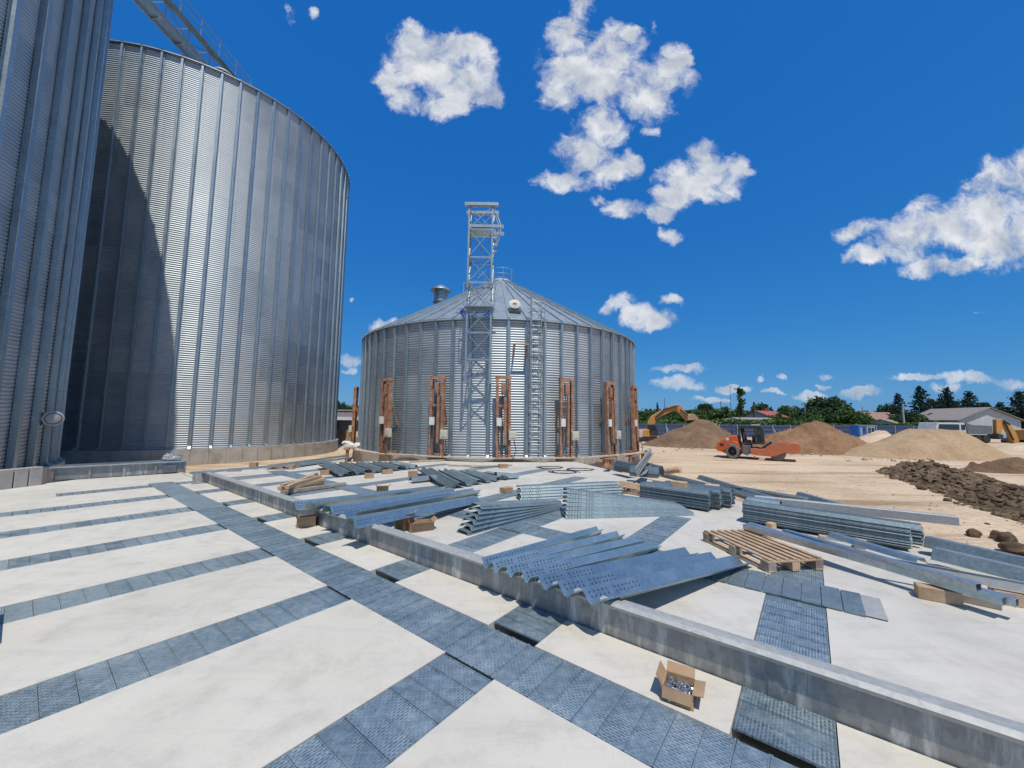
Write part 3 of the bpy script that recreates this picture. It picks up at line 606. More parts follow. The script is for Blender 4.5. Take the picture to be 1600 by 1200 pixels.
# ------------------------------------------------------------------ lattice tower on the small silo
TY = 15.05; tl, trr = W(728, 560, TY), W(766, 560, TY)
tw = thing('lattice_tower', 'slender galvanised lattice tower fixed to the small silo wall, open box top', 'tower', ((tl.x+trr.x)/2, TY, 2.5))
to = Vector(tw.location); hw = (trr.x-tl.x)/2
zpy = lambda py: W(747, py, TY).z
zz = [zpy(y) for y in (600, 562, 520, 478, 441, 402, 358, 322)]
corner = [Vector((sx*hw, sy, 0)) for sx, sy in ((-1, 0), (1, 0), (1, .62), (-1, .62))]
for i, cpos in enumerate(corner):
    zlo = zz[0] if i < 2 else zz[2]+.3
    mb = MB(); mb.bar(cpos+Zv*(zlo-2.5), cpos+Zv*(zz[-1]-2.5), .07, .07, (0, 1, 0)); mb.build('leg', M['tower'], tw)
for j, z in enumerate(zz[1:], 1):
    fr = range(4) if j > 2 else (0,); mb = MB()
    for i in fr: mb.bar(corner[i]+Zv*(z-2.5), corner[(i+1) % 4]+Zv*(z-2.5), .06, .06)
    mb.build('cross_bar', M['tower'], tw)
mb = MB()
for j in range(len(zz)-1):
    for i in (range(4) if j > 2 else (0,)):
        a_, b_ = corner[i], corner[(i+1) % 4]; z0, z1 = zz[j]-2.5, zz[j+1]-2.5; off = (b_-a_).normalized().cross(Zv)*.028
        mb.bar(a_+Zv*z0+off, b_+Zv*z1+off, .034, .024); mb.bar(b_+Zv*z0-off, a_+Zv*z1-off, .034, .024)
mb.build('brace', M['tower'], tw)
mb = MB(); zt2 = zz[-1]-2.5
for y in (-.02, .64): MB().box((.02, y, zt2+.06), (hw*2+.42, .14, .13)).build('top_beam', M['tower'], tw)
mb.box((0, .3, zz[-2]-2.5+.03), (hw*2-.1, .5, .05)); mb.build('top_plate', M['tower'], tw)
mb = MB(); zp = zz[-2]-2.5+.12
mb.box((.28, .0, zp), (hw*2+.35, .1, .12)); mb.box((.28, .62, zp), (hw*2+.35, .1, .12))
for y in (0, .62):
    mb.bar((hw+.05, y, zt2), (hw+.36, y, zp), .05, .05); mb.bar((hw+.02, y, zp-1.0), (hw+.3, y, zp), .04, .04); mb.bar((hw+.12, y, zp-.8), (hw+.12, y, zp), .04, .04)
mb.build('side_bracket', M['tower'], tw)
mb = MB(); zq = zz[3]-2.5
mb.box((0, .25, zq-.05), (hw*2+.2, .8, .02)); 
for s_ in (-1, 1): mb.bar((s_*(hw+.14), -.12, zq), (s_*(hw+.14), -.12, zq+.9), .04, .04); mb.bar((s_*(hw+.14), -.12, zq+.9), (s_*(hw+.14), .6, zq+.9), .035, .035)
mb.bar((-hw-.14, -.12, zq+.9), (hw+.4, -.12, zq+.9), .035, .035); mb.bar((-hw-.14, -.12, zq+.45), (hw+.14, -.12, zq+.45), .03, .03)
mb.build('platform', M['tower'], tw)
mb = MB()
for s_ in (-1, 1):
    for z in (zz[0]-2.4, zz[2]-2.5): MB().bar((s_*hw, 0, z), (s_*hw, .75, z), .05, .05).build('wall_tie', M['galv'], tw)

# ------------------------------------------------------------------ conveyor bridge over the tall silos
A_, B_ = Vector((MC[0], MC[1], 23.95)), Vector((NC[0], NC[1], 23.95))
br = thing('conveyor_bridge', 'galvanised truss bridge with handrail running over the tops of the tall silos', 'bridge', A_)
dA = (B_-A_); LB = dA.length; dA.normalize(); sA = Vector((-dA.y, dA.x, 0))   # sA points to the right in the photo
if sA.x < 0: sA = -sA
P_ = lambda t, s_, z: dA*t+sA*s_+Zv*z
mb = MB()
for s_ in (-.42, .40):
    for z in (0, 1.0): mb.bar(P_(-1.2, s_, z), P_(LB+1.2, s_, z), .09, .09)
mb.build('chord', M['tower'], br)
mb = MB(); nb = 13
for i in range(nb+1):
    t = -1+i*(LB+2)/nb; t2 = -1+(i+1)*(LB+2)/nb
    for s_ in (-.42, .40):
        mb.bar(P_(t, s_, 0), P_(t, s_, 1.0), .06, .06)
        if i < nb: mb.bar(P_(t, s_, 0 if i % 2 else 1.), P_(t2, s_, 1. if i % 2 else 0), .05, .05)
    mb.bar(P_(t, -.42, 0), P_(t, .40, 0), .06, .06); mb.bar(P_(t, -.42, 1.), P_(t, .40, 1.), .06, .06)
mb.build('truss_web', M['tower'], br)
mb = MB(); mb.bar(P_(-1, -.18, .30), P_(LB+1, -.18, .30), .40, .45); mb.build('conveyor_box', M['stiff'], br)
mb = MB(); mb.bar(P_(-1, .60, .98), P_(LB+1, .60, .98), .40, .04); mb.build('walkway', M['stiff'], br)
mb = MB()
for i in range(15):
    t = -1+i*(LB+2)/14; mb.bar(P_(t, .82, .9), P_(t, .82, 2.05), .045, .045, dA)
for z in (1.5, 2.02): mb.bar(P_(-1, .82, z), P_(LB+1, .82, z), .04, .04)
mb.build('handrail', M['tower'], br)

# ------------------------------------------------------------------ lifting frames round the small silo
lf = thing('lifting_frame', 'x', 'lifting frame')
mb = MB(); FHT = 3.28
def upost(mb, x, mi=0):
    mb.box((x, 0, FHT/2), (.016, .16, FHT)); 
    for y in (-.074, .074): mb.box((x+(.048 if x < 0 else -.048), y, FHT/2), (.082, .014, FHT))
mbl = MB(); upost(mbl, -.285); mbl.build('post', M['rust'], lf)
mbl = MB(); upost(mbl, .285); mbl.build('post', M['rust'], lf)
mb.box((0, 0, FHT-.05), (.64, .17, .12)); mb.build('top_beam', M['rust'], lf)
mb = MB()
for z in (.12, 1.35, 2.1): mb.box((0, .03, z), (.56, .06, .08))
mb.bar((-.27, .03, .1), (-.27, .95, .05), .08, .08); mb.bar((.27, .03, .1), (.27, .95, .05), .08, .08); mb.bar((-.27, .05, 2.2), (-.27, .9, .1), .05, .05); mb.bar((.27, .05, 2.2), (.27, .9, .1), .05, .05)
mb.build('bracing', M['rust'], lf)
mb = MB(); mb.box((0, -.02, FHT-.42), (.16, .16, .34)); mb.lathe([(.05, -.1), (.09, -.07), (.09, .07), (.05, .1)], 12, (0, -.02, FHT-.66), 'y'); mb.build('hoist', M['rust'], lf)
mb = MB()
for x in (-.04, .05): mb.tube([(x, -.02, FHT-.6), (x*1.5, .0, 1.7), (x, -.03, .45)], .022, 6)
mb.build('chain', M['charcoal'], lf)
mb = MB(); mb.box((.07, -.05, 1.5), (.10, .10, 1.9)); mb.build('inner_rod', M['rust'], lf)
mb = MB(); mb.box((.36, -.10, .92), (.30, .16, .36)); mb.box((.36, -.19, .94), (.22, .02, .24)); mb.build('control_box', M['cream'], lf, bevel=.012)
mb = MB(); mb.box((-.18, -.08, 1.45), (.2, .14, .32)); mb.build('motor_box', M['white'], lf, bevel=.01)
mb = MB(); mb.tube([(.3, -.1, .8), (.1, -.2, .5), (-.2, -.12, .6), (-.2, -.1, 1.3)], .018, 6); mb.tube([(.42, -.1, .75), (.5, -.15, .3), (.35, -.2, .02)], .018, 6); mb.build('cable', M['charcoal'], lf)
mb = MB(); mb.box((0, 0, .012), (.8, .3, .024)); mb.build('foot_plate', M['rust'], lf)
jx = [(545, 'outermost rusty lifting frame at the left flank of the small silo'), (557, 'rusty lifting frame left of the small silo, in front of its left edge'), (603, 'rusty lifting frame at the left of the small silo front, narrow twin posts'),
      (683, 'rusty lifting frame just left of the lattice tower, white box at mid height'), (787, 'rusty lifting frame between the lattice tower and the ladder'), (884, 'rusty lifting frame right of the ladder, dark inner rod'),
      (955, 'pale rusty lifting frame at the right of the small silo front'), (993, 'rusty lifting frame by the right edge of the small silo'), (1001, 'outermost thin rusty lifting frame past the right edge of the small silo')]
RJ = RS+.42
for i, (px, lab) in enumerate(jx):
    d = ray(px, 655); az = math.atan2(d.x, d.y); D = math.hypot(*SC); ca = math.atan2(SC[0], SC[1])
    sn = D*math.sin(az-ca)/RJ
    if abs(sn) < .985: p = hit(px, 655, SC, RJ); a = math.atan2(p.y-SC[1], p.x-SC[0])
    else: a = {545: R_(176), 557: R_(196), 993: R_(-14), 1001: R_(6)}[px]
    if px == 557: a = R_(193)
    o = lf if i == 0 else dup(lf)
    p = polar(SC, RJ, a, ZB+.02); o.location = p; o.rotation_euler = (R_(random.uniform(-1.2, 1.2)), R_(random.uniform(-1., 1.)), a+PI/2+random.uniform(-.08, .08)); tag(o, lab, None, 'lifting frames around the small silo')
# dusty planks laid on the foundation ring, trestles under them
plk = []
for i, (a0, a1, r) in enumerate([(176, 192, .55), (191, 206, .6), (204, 222, .5), (221, 236, .58), (236, 252, .52), (251, 268, .55), (267, 283, .5), (283, 298, .58), (297, 313, .6), (311, 327, .68), (325, 344, .6), (343, 356, .7)]):
    p0, p1 = polar(SC, RS+r, R_(a0), ZB+.035+.03*(i % 2)), polar(SC, RS+r, R_(a1), ZB+.035+.03*((i+1) % 2))
    q = MB(); q.bar(p0, p1, .26, .045); plk.append(one('plank', q, M['plank'], 'dusty scaffold plank lying on the foundation ring under the lifting frames', 'plank', 'planks around the small silo', org=p0))
tr_ = []
for a_ in (184, 196, 207, 305, 318, 329, 340):
    t = MB(); p = polar(SC, RS+.62, R_(a_), 0); rd = Vector((math.cos(R_(a_)), math.sin(R_(a_)), 0)); tn = Vector((-rd.y, rd.x, 0))
    for s_ in (-.3, .3): t.bar(p+tn*s_+Zv*(GZ), p+tn*s_*.6+Zv*(ZB-.02), .07, .07)
    t.bar(p-tn*.3+Zv*(ZB-.04), p+tn*.3+Zv*(ZB-.04), .3, .05); t.bar(p-tn*.27+Zv*(-.25), p+tn*.27+Zv*(-.25), .05, .05)
    one('plank_trestle', t, M['rust'], 'small rusty trestle holding up the planks at the foundation ring', 'trestle', 'trestles under the planks', org=p)
for px, py, r_ in ((541, 694, .2), (549, 700, .24), (558, 698, .2)):
    p = G(px, py, ZB+.1); m = MB(); prng = random.Random(px)
    m.lathe([(r_*.7, 0), (r_, r_*.3), (r_*.9, r_*.7), (r_*.5, r_*1.), (.02, r_*1.1)], 14); m.v = [(x*(1.2+.5*mathutils_noise(x, y, z, px)), y*(.8+.5*mathutils_noise(y, z, x, px)), z*(.9+.6*mathutils_noise(z, x, y, px))) for x, y, z in m.v]
    one('plaster_sack', m, M['white'], 'white sack heaped on the planks left of the small silo', 'sack', 'white sacks on the planks', loc=p, smooth='auto')

# ------------------------------------------------------------------ things beside the tall silos
pw0, pw1 = G(-60, 773, 0), G(66, 757.5, 0); mb = MB()
dw = (pw1-pw0); lw = dw.length; dw.normalize(); nw = Vector((-dw.y, dw.x, 0))
wl = thing('precast_wall', 'grey precast concrete wall of upright panels at the left edge of the near slab', 'wall', pw1)
npn = 5
for i in range(npn):
    q = MB(); a_, b_ = pw0+dw*(lw*i/npn+.012), pw0+dw*(lw*(i+1)/npn-.012)
    q.box((a_+b_)/2+nw*.1-pw1+Zv*(.17), ((b_-a_).length, .2, .52), (dw, nw, Zv)); q.build('wall_panel', M['precast'], wl, bevel=.01)
pc0, pc1 = G(78, 751, .02), G(287, 737.5, .02); dc_ = (pc1-pc0).normalized(); nc_ = Vector((-dc_.y, dc_.x, 0))
ch = thing('conveyor_trough', 'long galvanised conveyor trough lying in front of the tall silo foundation', 'conveyor trough', pc0)
LC = (pc1-pc0).length
mb = MB(); mb.box(dc_*(LC/2)+nc_*.22+Zv*.15, (LC, .42, .30), (dc_, nc_, Zv))
for t in np.arange(.0, LC, LC/4.02): mb.box(dc_*(t+.03)+nc_*.22+Zv*.15, (.05, .50, .34), (dc_, nc_, Zv))
mb.build('trough_body', M['plate'], ch)
mb = MB(); mb.box(dc_*(LC/2)+nc_*.2+Zv*.322, (LC+.06, .54, .035), (dc_, nc_, Zv)); mb.build('trough_lid', M['galv'], ch)
mb = MB(); mb.box(dc_*(LC-.32)+nc_*(-.035)+Zv*.13, (.28, .05, .2), (dc_, nc_, Zv)); mb.build('outlet_box', M['grey'], ch)
mb = MB(); rr = random.Random(3)
wb = MB(); wb.lathe([(.02, 0), (.22, .02), (.27, .1), (.22, .2), (.12, .26), (.02, .28)], 14)
wb.v = [(x*(1.1+rr.uniform(-.3, .3)), y*(.6+rr.uniform(-.3, .3)), z*(.75+rr.uniform(-.3, .3))) for x, y, z in wb.v]
one('plastic_wrap', wb, M['wrap'], 'crumpled clear plastic wrap on the end of the conveyor trough', 'plastic wrap', loc=pc0+dc_*(LC-.28)+nc_*.2+Zv*.34)
# vertical scrap in front of the dark corner between the tall silos
sp = G(116, 700, .12); mb = MB(); rr = random.Random(5)
for i in range(26): mb.box((rr.uniform(-.35, .35), rr.uniform(-.2, .2), rr.uniform(.05, .62)), (rr.uniform(.08, .25),)*2+(rr.uniform(.05, .2),), None, rr.choice((0, 0, 1)))
one('rag_heap', mb, [M['grey'], M['plank']], 'heap of rags and packaging in the shade between the tall silos', 'heap', loc=sp)
# steel boot at the left edge of the picture
p = G(-9, 1012, 0)-U*.16; ml = MB(); e = U.copy()
ml.box(Vector((0, 0, .11)), (.34, .62, .2), (U, V, Zv)); ml.box(Vector((0, 0, .225)), (.40, .68, .03), (U, V, Zv)); ml.box(U*.19+Zv*.12, (.03, .66, .22), (U, V, Zv))
one('duct_box', ml, M['galv'], 'galvanised duct box on the slab, cut by the left picture edge', 'duct box', loc=p+V*.3-U*.07, bevel=.006)

# ------------------------------------------------------------------ steel profiles
def hat(w, bt, h, fl=.02, up=True):                     # open trough outline (up) or its mirror (down)
    pl = [(-w/2-fl, h), (-w/2, h), (-bt/2, 0), (bt/2, 0), (w/2, h), (w/2+fl, h)]
    if not up: pl = [(a, h-b_) for a, b_ in pl]
    return pl
def profile(p0, p1, pl, t, mat, label, group, roll=0, holes=0, up=Zv, nm='steel_profile', hrows=((.35,), (.62,))):
    p0, p1 = Vector(p0), Vector(p1); mb = MB(); d = (p1-p0).normalized(); sd = d.cross(Vector(up)).normalized(); u2 = sd.cross(d)
    c, s_ = math.cos(roll), math.sin(roll); q = [(a*c-b_*s_, a*s_+b_*c) for a, b_ in pl]
    mb.prism(thick(q, t), p0-p0, p1-p0, up)
    if holes:                                           # punched bolt holes at the near end of every web
        for (i0, i1, sgn) in ((1, 2, 1), (3, 4, 1)):
            a0, a1 = Vector(q[i0]), Vector(q[i1]); n2 = Vector((-(a1-a0).y, (a1-a0).x)).normalized()
            for fr in (.3, .62):
                for k in range(holes):
                    if k in (5,): continue
                    pt = a0.lerp(a1, fr)
                    for off in (t+.0012, -.0012):
                        cc = d*(.06+k*.052)+sd*(pt.x+n2.x*off)+u2*(pt.y+n2.y*off); e1 = d; e2 = (sd*(a1-a0).normalized().x+u2*(a1-a0).normalized().y)
                        mb.add([cc+e1*(.0085*math.cos(PI*j/3))+e2*(.0085*math.sin(PI*j/3)) for j in range(6)], [tuple(range(6))], 1)
    return tag(mb.build(nm, [mat, M['hole']], loc=p0), label, 'steel profile', group)
# front fan: seven open troughs, near ends resting on the divider lip
st = [(737, 877), (752, 881.5), (776, 887.5), (800, 895), (822.5, 904), (858.5, 911.5), (902, 922)]
en = [(932, 823), (963.5, 830.5), (996.5, 838), (1019, 847), (1070, 856), (1110.5, 863.5), (1149.5, 868)]
for i, (a, b_) in enumerate(zip(st, en)):
    h = .078; p0, p1 = G(*a, .268+h), G(*b_, .006+h); wk = [.62, .72, .72, .74, 1., 1.12, 1.12][i]
    d = (p1-p0).normalized(); uu = p0.dot(U); p0 = p0+d*max(0, (2.88-uu)/d.dot(U))
    pl = [(-.010, h+.002), (0, h), (.080*wk, 0), (.118*wk, 0), (.166*wk, h*.75), (.180*wk, h*.72)]
    lab = 'trough profile in the front row leaning on the divider, %s' % (['backmost of them', 'second from the back', 'third from the back', 'in the middle of the row', 'third from the front', 'second from the front', 'frontmost of them'][i])
    profile(p0-Zv*h, p1-Zv*h, pl, .004, M['beam'], lab, 'front row of seven trough profiles', 0, 13)
# nested fan of seven lying behind them
LAB7 = 'galvanised profile in the tall nested fan of seven, ends stepped up at the left'
for i in range(7):
    h = .06; z0, z1 = .064*i+.005, .012*i+.005
    p0 = G(882, 811, 0)+Vector((.012*i, .05*i, z0)); p1 = G(1083, 805, 0)+Vector((-.02*i, .05*i, z1))
    profile(p0+Vector((0, .12, 0)), p1+Vector((0, .12, 0)), hat(.24, .19, .048, .03, False), .004, M['bundle'], LAB7, 'nested fan of seven profiles', -.05, 9 if i % 2 == 0 else 9)
LAB6 = 'dark galvanised profile in the nested fan of six beside the front row'
for i in range(6):
    z0, z1 = .062*i+.005, .014*i+.005; p0 = G(716, 838, 0)+Vector((.03*i, .07*i, z0)); p1 = G(868, 795, 0)+Vector((0, .03*i, z1))
    profile(p0+Vector((.05, .1, 0)), p1+Vector((.05, .1, 0)), hat(.24, .19, .045, .03, False), .004, M['bundle'], LAB6, 'nested fan of six profiles', -.08, 8)
LABB = 'galvanised profile in the low stack behind the nested fan of seven'
for i in range(5):
    z = .05*i+.005; p0 = G(810, 783, 0)+Vector((.02*(i % 2), .06*i, z)); p1 = G(968, 774, 0)+Vector((.04*(i % 3), .06*i, z))
    profile(p0+Vector((0, .14, 0)), p1+Vector((0, .14, 0)), hat(.26, .20, .038, .03, False), .004, M['bundle'], LABB, 'low stack of five profiles', 0, 8)
# left row over the divider
for i, (a, b_, za) in enumerate([((466, 797), (690, 767), .30), ((510, 803), (705, 771), .29), ((546, 812), (712, 779), .30), ((545, 824), (742, 784), .29), ((590, 800), (745, 772), .06)]):
    p0, p1 = G(*a, za), G(*b_, .02)
    profile(p0, p1, hat(.24, .10, .11, .02, i % 2 == 0), .004, M['beam'], 'bright profile resting on the divider near two open cartons, %s' % ['farthest left', 'second from the left', 'third from the left', 'nearest of them', 'short one behind'][i], 'left row of profiles on the divider', 0, 11)
# two loose fans on the far slab
for i in range(8):
    a = (655+17*i, 735+1.2*i); b_ = (703+15*i, 764-2.6*i)
    p0, p1 = G(*a, .1+.02*(i % 2)), G(*b_, .03)
    profile(p0, p1, hat(.22, .09, .10, .02, i % 2 == 0), .004, M['bundle'], 'dark profile in the loose fan spread before the small silo, right group', 'loose fan of dark profiles, right', 0)
profile(G(641, 752, .05), G(690, 747, .05), hat(.2, .1, .1, .02, False), .004, M['bundle'], 'short dark profile at the left foot of the loose fan', None)
for i in range(10):
    a = (500+13*i, 727-.2*i); b_ = (533+13*i, 744-1.4*i)
    p0, p1 = G(*a, .10+.02*(i % 2)), G(*b_, .03)
    profile(p0, p1, hat(.22, .09, .10, .02, i % 2 == 0), .004, M['bundle'], 'dark profile in the loose fan spread before the small silo, left group', 'loose fan of dark profiles, left', 0)
# bundles at the right: nested inverted troughs
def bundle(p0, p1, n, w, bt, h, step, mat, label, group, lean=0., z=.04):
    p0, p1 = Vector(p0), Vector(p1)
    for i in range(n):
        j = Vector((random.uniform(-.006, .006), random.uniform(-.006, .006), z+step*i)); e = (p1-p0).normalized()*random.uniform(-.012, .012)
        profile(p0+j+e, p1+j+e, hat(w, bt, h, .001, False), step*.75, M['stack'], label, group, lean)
d0, d1 = G(1000, 783, .0), G(1108, 801, 0)
dd = (d1-d0).normalized(); dn = Vector((-dd.y, dd.x, 0))
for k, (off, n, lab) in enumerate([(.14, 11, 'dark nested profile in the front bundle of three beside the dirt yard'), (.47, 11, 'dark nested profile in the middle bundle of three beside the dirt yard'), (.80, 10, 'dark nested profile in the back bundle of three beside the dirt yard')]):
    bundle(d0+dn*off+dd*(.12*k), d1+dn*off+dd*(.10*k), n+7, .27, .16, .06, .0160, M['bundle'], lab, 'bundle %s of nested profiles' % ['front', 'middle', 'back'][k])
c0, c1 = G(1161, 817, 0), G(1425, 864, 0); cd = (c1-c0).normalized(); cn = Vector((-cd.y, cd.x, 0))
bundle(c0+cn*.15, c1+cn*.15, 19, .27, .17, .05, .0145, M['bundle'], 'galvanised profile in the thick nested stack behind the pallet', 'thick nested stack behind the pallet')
bundle(c0+cn*.47+cd*.3, c1+cn*.47+cd*.12, 15, .25, .16, .05, .0145, M['bundle'], 'galvanised profile in the second nested stack, hidden behind the thick one', 'second nested stack')
profile(c0+cn*.25+cd*.02+Zv*.345, c0+cn*.25+cd*.5+Zv*.345, hat(.2, .14, .05, .02, False), .004, M['beam'], 'short offcut profile on top of the thick nested stack', None)
for i, (a, b_, z, w) in enumerate([((1180, 783), (1494, 817), .22, .17)]):
    p0, p1 = G(*a, z), G(*b_, z); profile(p0, p1, [(0, .10), (.012, .11), (.10, .11), (.115, .10), (.116, -.02)], .004, M['lip'], 'long bright steel angle lying behind the nested stacks', None, 0, 0, Zv, 'steel_angle')
for i, (px, py, z) in enumerate([(1450, 853, .10), (1462, 872, .10)]):
    p0 = G(px, py, z); p1 = G(px+330, py+78+4*i, z); profile(p0, p1, hat(.2, .09, .12, .02, False), .005, M['bundle'], 'long dark profile running out at the right edge, %s' % ['upper', 'lower'][i], 'dark profiles at the right edge')
# box channels on timber blocks
def channel(p0, p1, w, h, label, mat, group=None):
    pl = [(-w/2, 0), (w/2, 0), (w/2, h), (-w/2, h)]
    mb = MB(); n = 4; p0, p1 = Vector(p0), Vector(p1); d = (p1-p0).normalized(); t = .006
    for c_, sz in (((0, t/2), (w, t)), ((0, h-t/2), (w, t)), ((-w/2+t/2, h/2), (t, h-2*t)), ((w/2-t/2, h/2), (t, h-2*t))):
        sd = d.cross(Zv).normalized(); u2 = sd.cross(d); a_, b_ = sd*c_[0]+u2*c_[1], (p1-p0)+sd*c_[0]+u2*c_[1]; mb.bar(a_, b_, sz[0], sz[1])
    return tag(mb.build('box_channel', mat, loc=p0), label, 'box channel', group)
channel(G(1164, 826, .17), G(1590, 948, .13), .09, .07, 'long galvanised box channel beside the pallet, its open end on an orange block', M['galv'])
channel(G(1171, 824, .17), G(1570, 946, .13), .085, .07, 'galvanised box channel lying against the longest one', M['beam'])
channel(G(1226, 835, .17), G(1530, 924, .20), .08, .07, 'shorter box channel laid above the long pair', M['galv'])
p0, p1 = G(1368, 882, .16), G(1640, 934, .14); profile(p0, p1, [(0, 0), (.0, .085), (.012, .095)], .004, M['lip'], 'long flat steel strip on edge at the right, above a dark shadow', None, .25, 0, Zv, 'steel_strip')
profile(G(1300, 838, .12), G(1440, 880, .12), hat(.16, .09, .05, .015, False), .004, M['beam'], 'thin profile between the box channels and the thick stack', None)
# jumble by the yard, far right of the small silo
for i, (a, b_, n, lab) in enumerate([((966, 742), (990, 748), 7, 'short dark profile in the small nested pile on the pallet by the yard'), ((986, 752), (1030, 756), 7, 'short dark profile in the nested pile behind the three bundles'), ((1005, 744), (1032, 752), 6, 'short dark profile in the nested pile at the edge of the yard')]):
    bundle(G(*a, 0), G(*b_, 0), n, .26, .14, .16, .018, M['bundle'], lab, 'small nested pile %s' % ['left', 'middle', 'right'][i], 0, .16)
for i, (a, b_) in enumerate([((994, 738), (1018, 706)), ((999, 741), (1019, 712)), ((1004, 742), (1016, 724))]):
    p0, p1 = G(*a, .32), W(*b_, 11.6+.2*i); profile(p0, p1, [(-.13, .02), (-.1, .0), (.1, .0), (.13, .02)], .005, M['lip'], 'bright bent sheet leaning up from the pile by the yard', 'bright leaning sheets', 0, 0, (0.3, 1, .3), 'steel_sheet')
for i, (a, b_) in enumerate([((1035, 745), (1140, 772)), ((1095, 748), (1210, 785)), ((1140, 765), (1260, 786)), ((1250, 776), (1330, 800)), ((1130, 768), (1190, 788))]):
    profile(G(*a, .02), G(*b_, .02), hat(.22, .1, .1, .02, i % 2 == 0), .004, M['bundle'], 'dark profile scattered along the slab edge towards the yard', 'profiles along the slab edge')
for i, (a, b_) in enumerate([((430, 728), (540, 713)), ((460, 729), (545, 716)), ((415, 732), (525, 719))]):
    profile(G(*a, .04), G(*b_, .06), hat(.16, .1, .05, .02, False), .004, M['beam'], 'slim profile laid along the tall silo foundation', 'slim profiles at the foundation')

# ------------------------------------------------------------------ pallets, timber, cartons
def pallet(loc, rz, label, L_=1.2, w=.78):
    p = thing('pallet', label, 'pallet', loc, rz)
    mb = MB()
    for i in range(7): mb.box((0, -w/2+.05+i*(w-.1)/6, .133), (L_*random.uniform(.985, 1.), .056, .020), None if True else 0)
    for x in (-L_/2+.05, 0, L_/2-.05): mb.box((x, 0, .112), (.1, w, .020))
    mb.build('deck', M['wood'], p, bevel=.003)
    for x in (-L_/2+.06, 0, L_/2-.06):
        for y in (-w/2+.06, 0, w/2-.06): MB().box((x, y, .062), (.12, .1, .078)).build('block', M['oldwood'] if y else M['wood'], p)
    for y in (-w/2+.06, 0, w/2-.06): MB().box((0, y, .012), (L_, .1, .020)).build('skid', M['wood'], p)
    return p
a, b_, c_ = G(1101, 830, .144), G(1205, 877, .144), G(1281, 869, .144)
ctr = (a+c_)/2; ang = math.atan2((b_-a).y, (b_-a).x); pallet((ctr.x, ctr.y, .004), ang, 'worn wooden pallet lying across the strip of grate panels', (b_-a).length, (c_-b_).length*1.02)
p = G(987, 762, .1); pallet((p.x, p.y+.1, .004), -.9, 'dusty wooden pallet under the small pile at the slab edge', 1.1, .75)
def block(px, py, size, rz, mat, label, z=0, nm='timber_block', cat='timber block', group=None):
    p = G(px, py, z); return one(nm, MB().box((0, 0, size[2]/2), size), mat, label, cat, group, loc=(p.x, p.y, z+.002), rot=(0, 0, rz), bevel=.005)
block(1205, 826, (.12, .1, .09), .4, M['wood'], 'small pale timber block at the near corner of the thick nested stack')
block(1345, 856, (.13, .12, .11), .7, M['wood'], 'cube of pale timber between the box channels and the thick stack')
block(1466, 938, (.30, .13, .12), -.6, M['wood'], 'orange timber block under the end of the long box channel')
block(1592, 946, (.34, .13, .12), -.5, M['wood'], 'timber block at the right picture edge beside the channel ends')
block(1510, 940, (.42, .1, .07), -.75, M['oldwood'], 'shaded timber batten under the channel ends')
block(1300, 843, (.3, .1, .04), -.6, M['plank'], 'flat timber piece under the middle of the box channels')
block(1062, 762, (.28, .2, .12), -.7, M['wood'], 'timber block lying on the three nested bundles', .36)
block(1113, 764, (.3, .22, .1), -.5, M['plank'], 'pale timber offcuts at the back of the three bundles', .12)
# rolls on the yard edge
for px, py, L_, rz, lab in ((1052, 743, .5, 2.3, 'brown round log standing out of the slab edge by the yard'), (950, 736, .45, 1.2, 'dark paper roll at the end of the curved foundation')):
    p = G(px, py, 0); m = MB(); m.lathe([(.085, -L_/2), (.1, -L_/2+.02), (.1, L_/2-.02), (.085, L_/2)], 16, axis='x'); one('wooden_log', m, M['rust'] if px < 1000 else M['wood'], lab, 'log', loc=(p.x, p.y, .16), rot=(0, .25, rz), smooth='auto')
def carton(loc, size, rz, label, mat='card', flaps=True, open_=True, group=None, content=None, fa=(.5, .9, .3, -.2)):
    c = thing('cardboard_box', label, 'cardboard box', loc, rz, group); x, y, z = size; t = .006
    mb = MB(); mb.bb(-x/2, x/2, -y/2, y/2, 0, t)
    mb.bb(-x/2, x/2, -y/2, -y/2+t, t, z); mb.bb(-x/2, x/2, y/2-t, y/2, t, z); mb.bb(-x/2, -x/2+t, -y/2+t, y/2-t, t, z); mb.bb(x/2-t, x/2, -y/2+t, y/2-t, t, z)
    if not open_: mb.bb(-x/2, x/2, -y/2, y/2, z+.0005, z+t)
    jr = random.Random(int(x*1000)); mb.v = [(a+jr.uniform(-.006, .006), b_+jr.uniform(-.006, .006), d_+(jr.uniform(-.008, .004) if d_ > z*.6 else 0)) for a, b_, d_ in mb.v] if content else mb.v
    mb.build('box_body', M[mat], c)
    if flaps:
        for i, (ex, ey, l, w) in enumerate(((1, 0, x/2, y*.96), (-1, 0, -x/2, y*.96), (0, 1, y/2, x*.96), (0, -1, -y/2, x*.96))):
            hl = min(x, y)*.36; e = Vector((ex, ey, 0)); sd = Vector((-ey, ex, 0)); a = fa[i]; dirv = e*math.cos(a)+Zv*math.sin(a); o0 = e*(abs(l)+.001)+Zv*(z-.002)
            m = MB(); m.box(o0+dirv*hl/2, (hl, w, .004), (dirv, sd, dirv.cross(sd))); m.build('flap', M['card'], c)
    if content:
        r = random.Random(9); m = MB()
        for i in range(110):
            p = Vector((r.uniform(-x*.42, x*.42), r.uniform(-y*.4, y*.4), z*.35+r.uniform(0, z*.3))); d = Vector((r.uniform(-1, 1), r.uniform(-1, 1), r.uniform(-.5, .5))).normalized()
            m.tube([p, p+d*.035], .006, 5); m.tube([p-d*.008, p], .011, 6)
        tag(m.build('bolts', M['bolt'], c), kind='stuff')
    return c
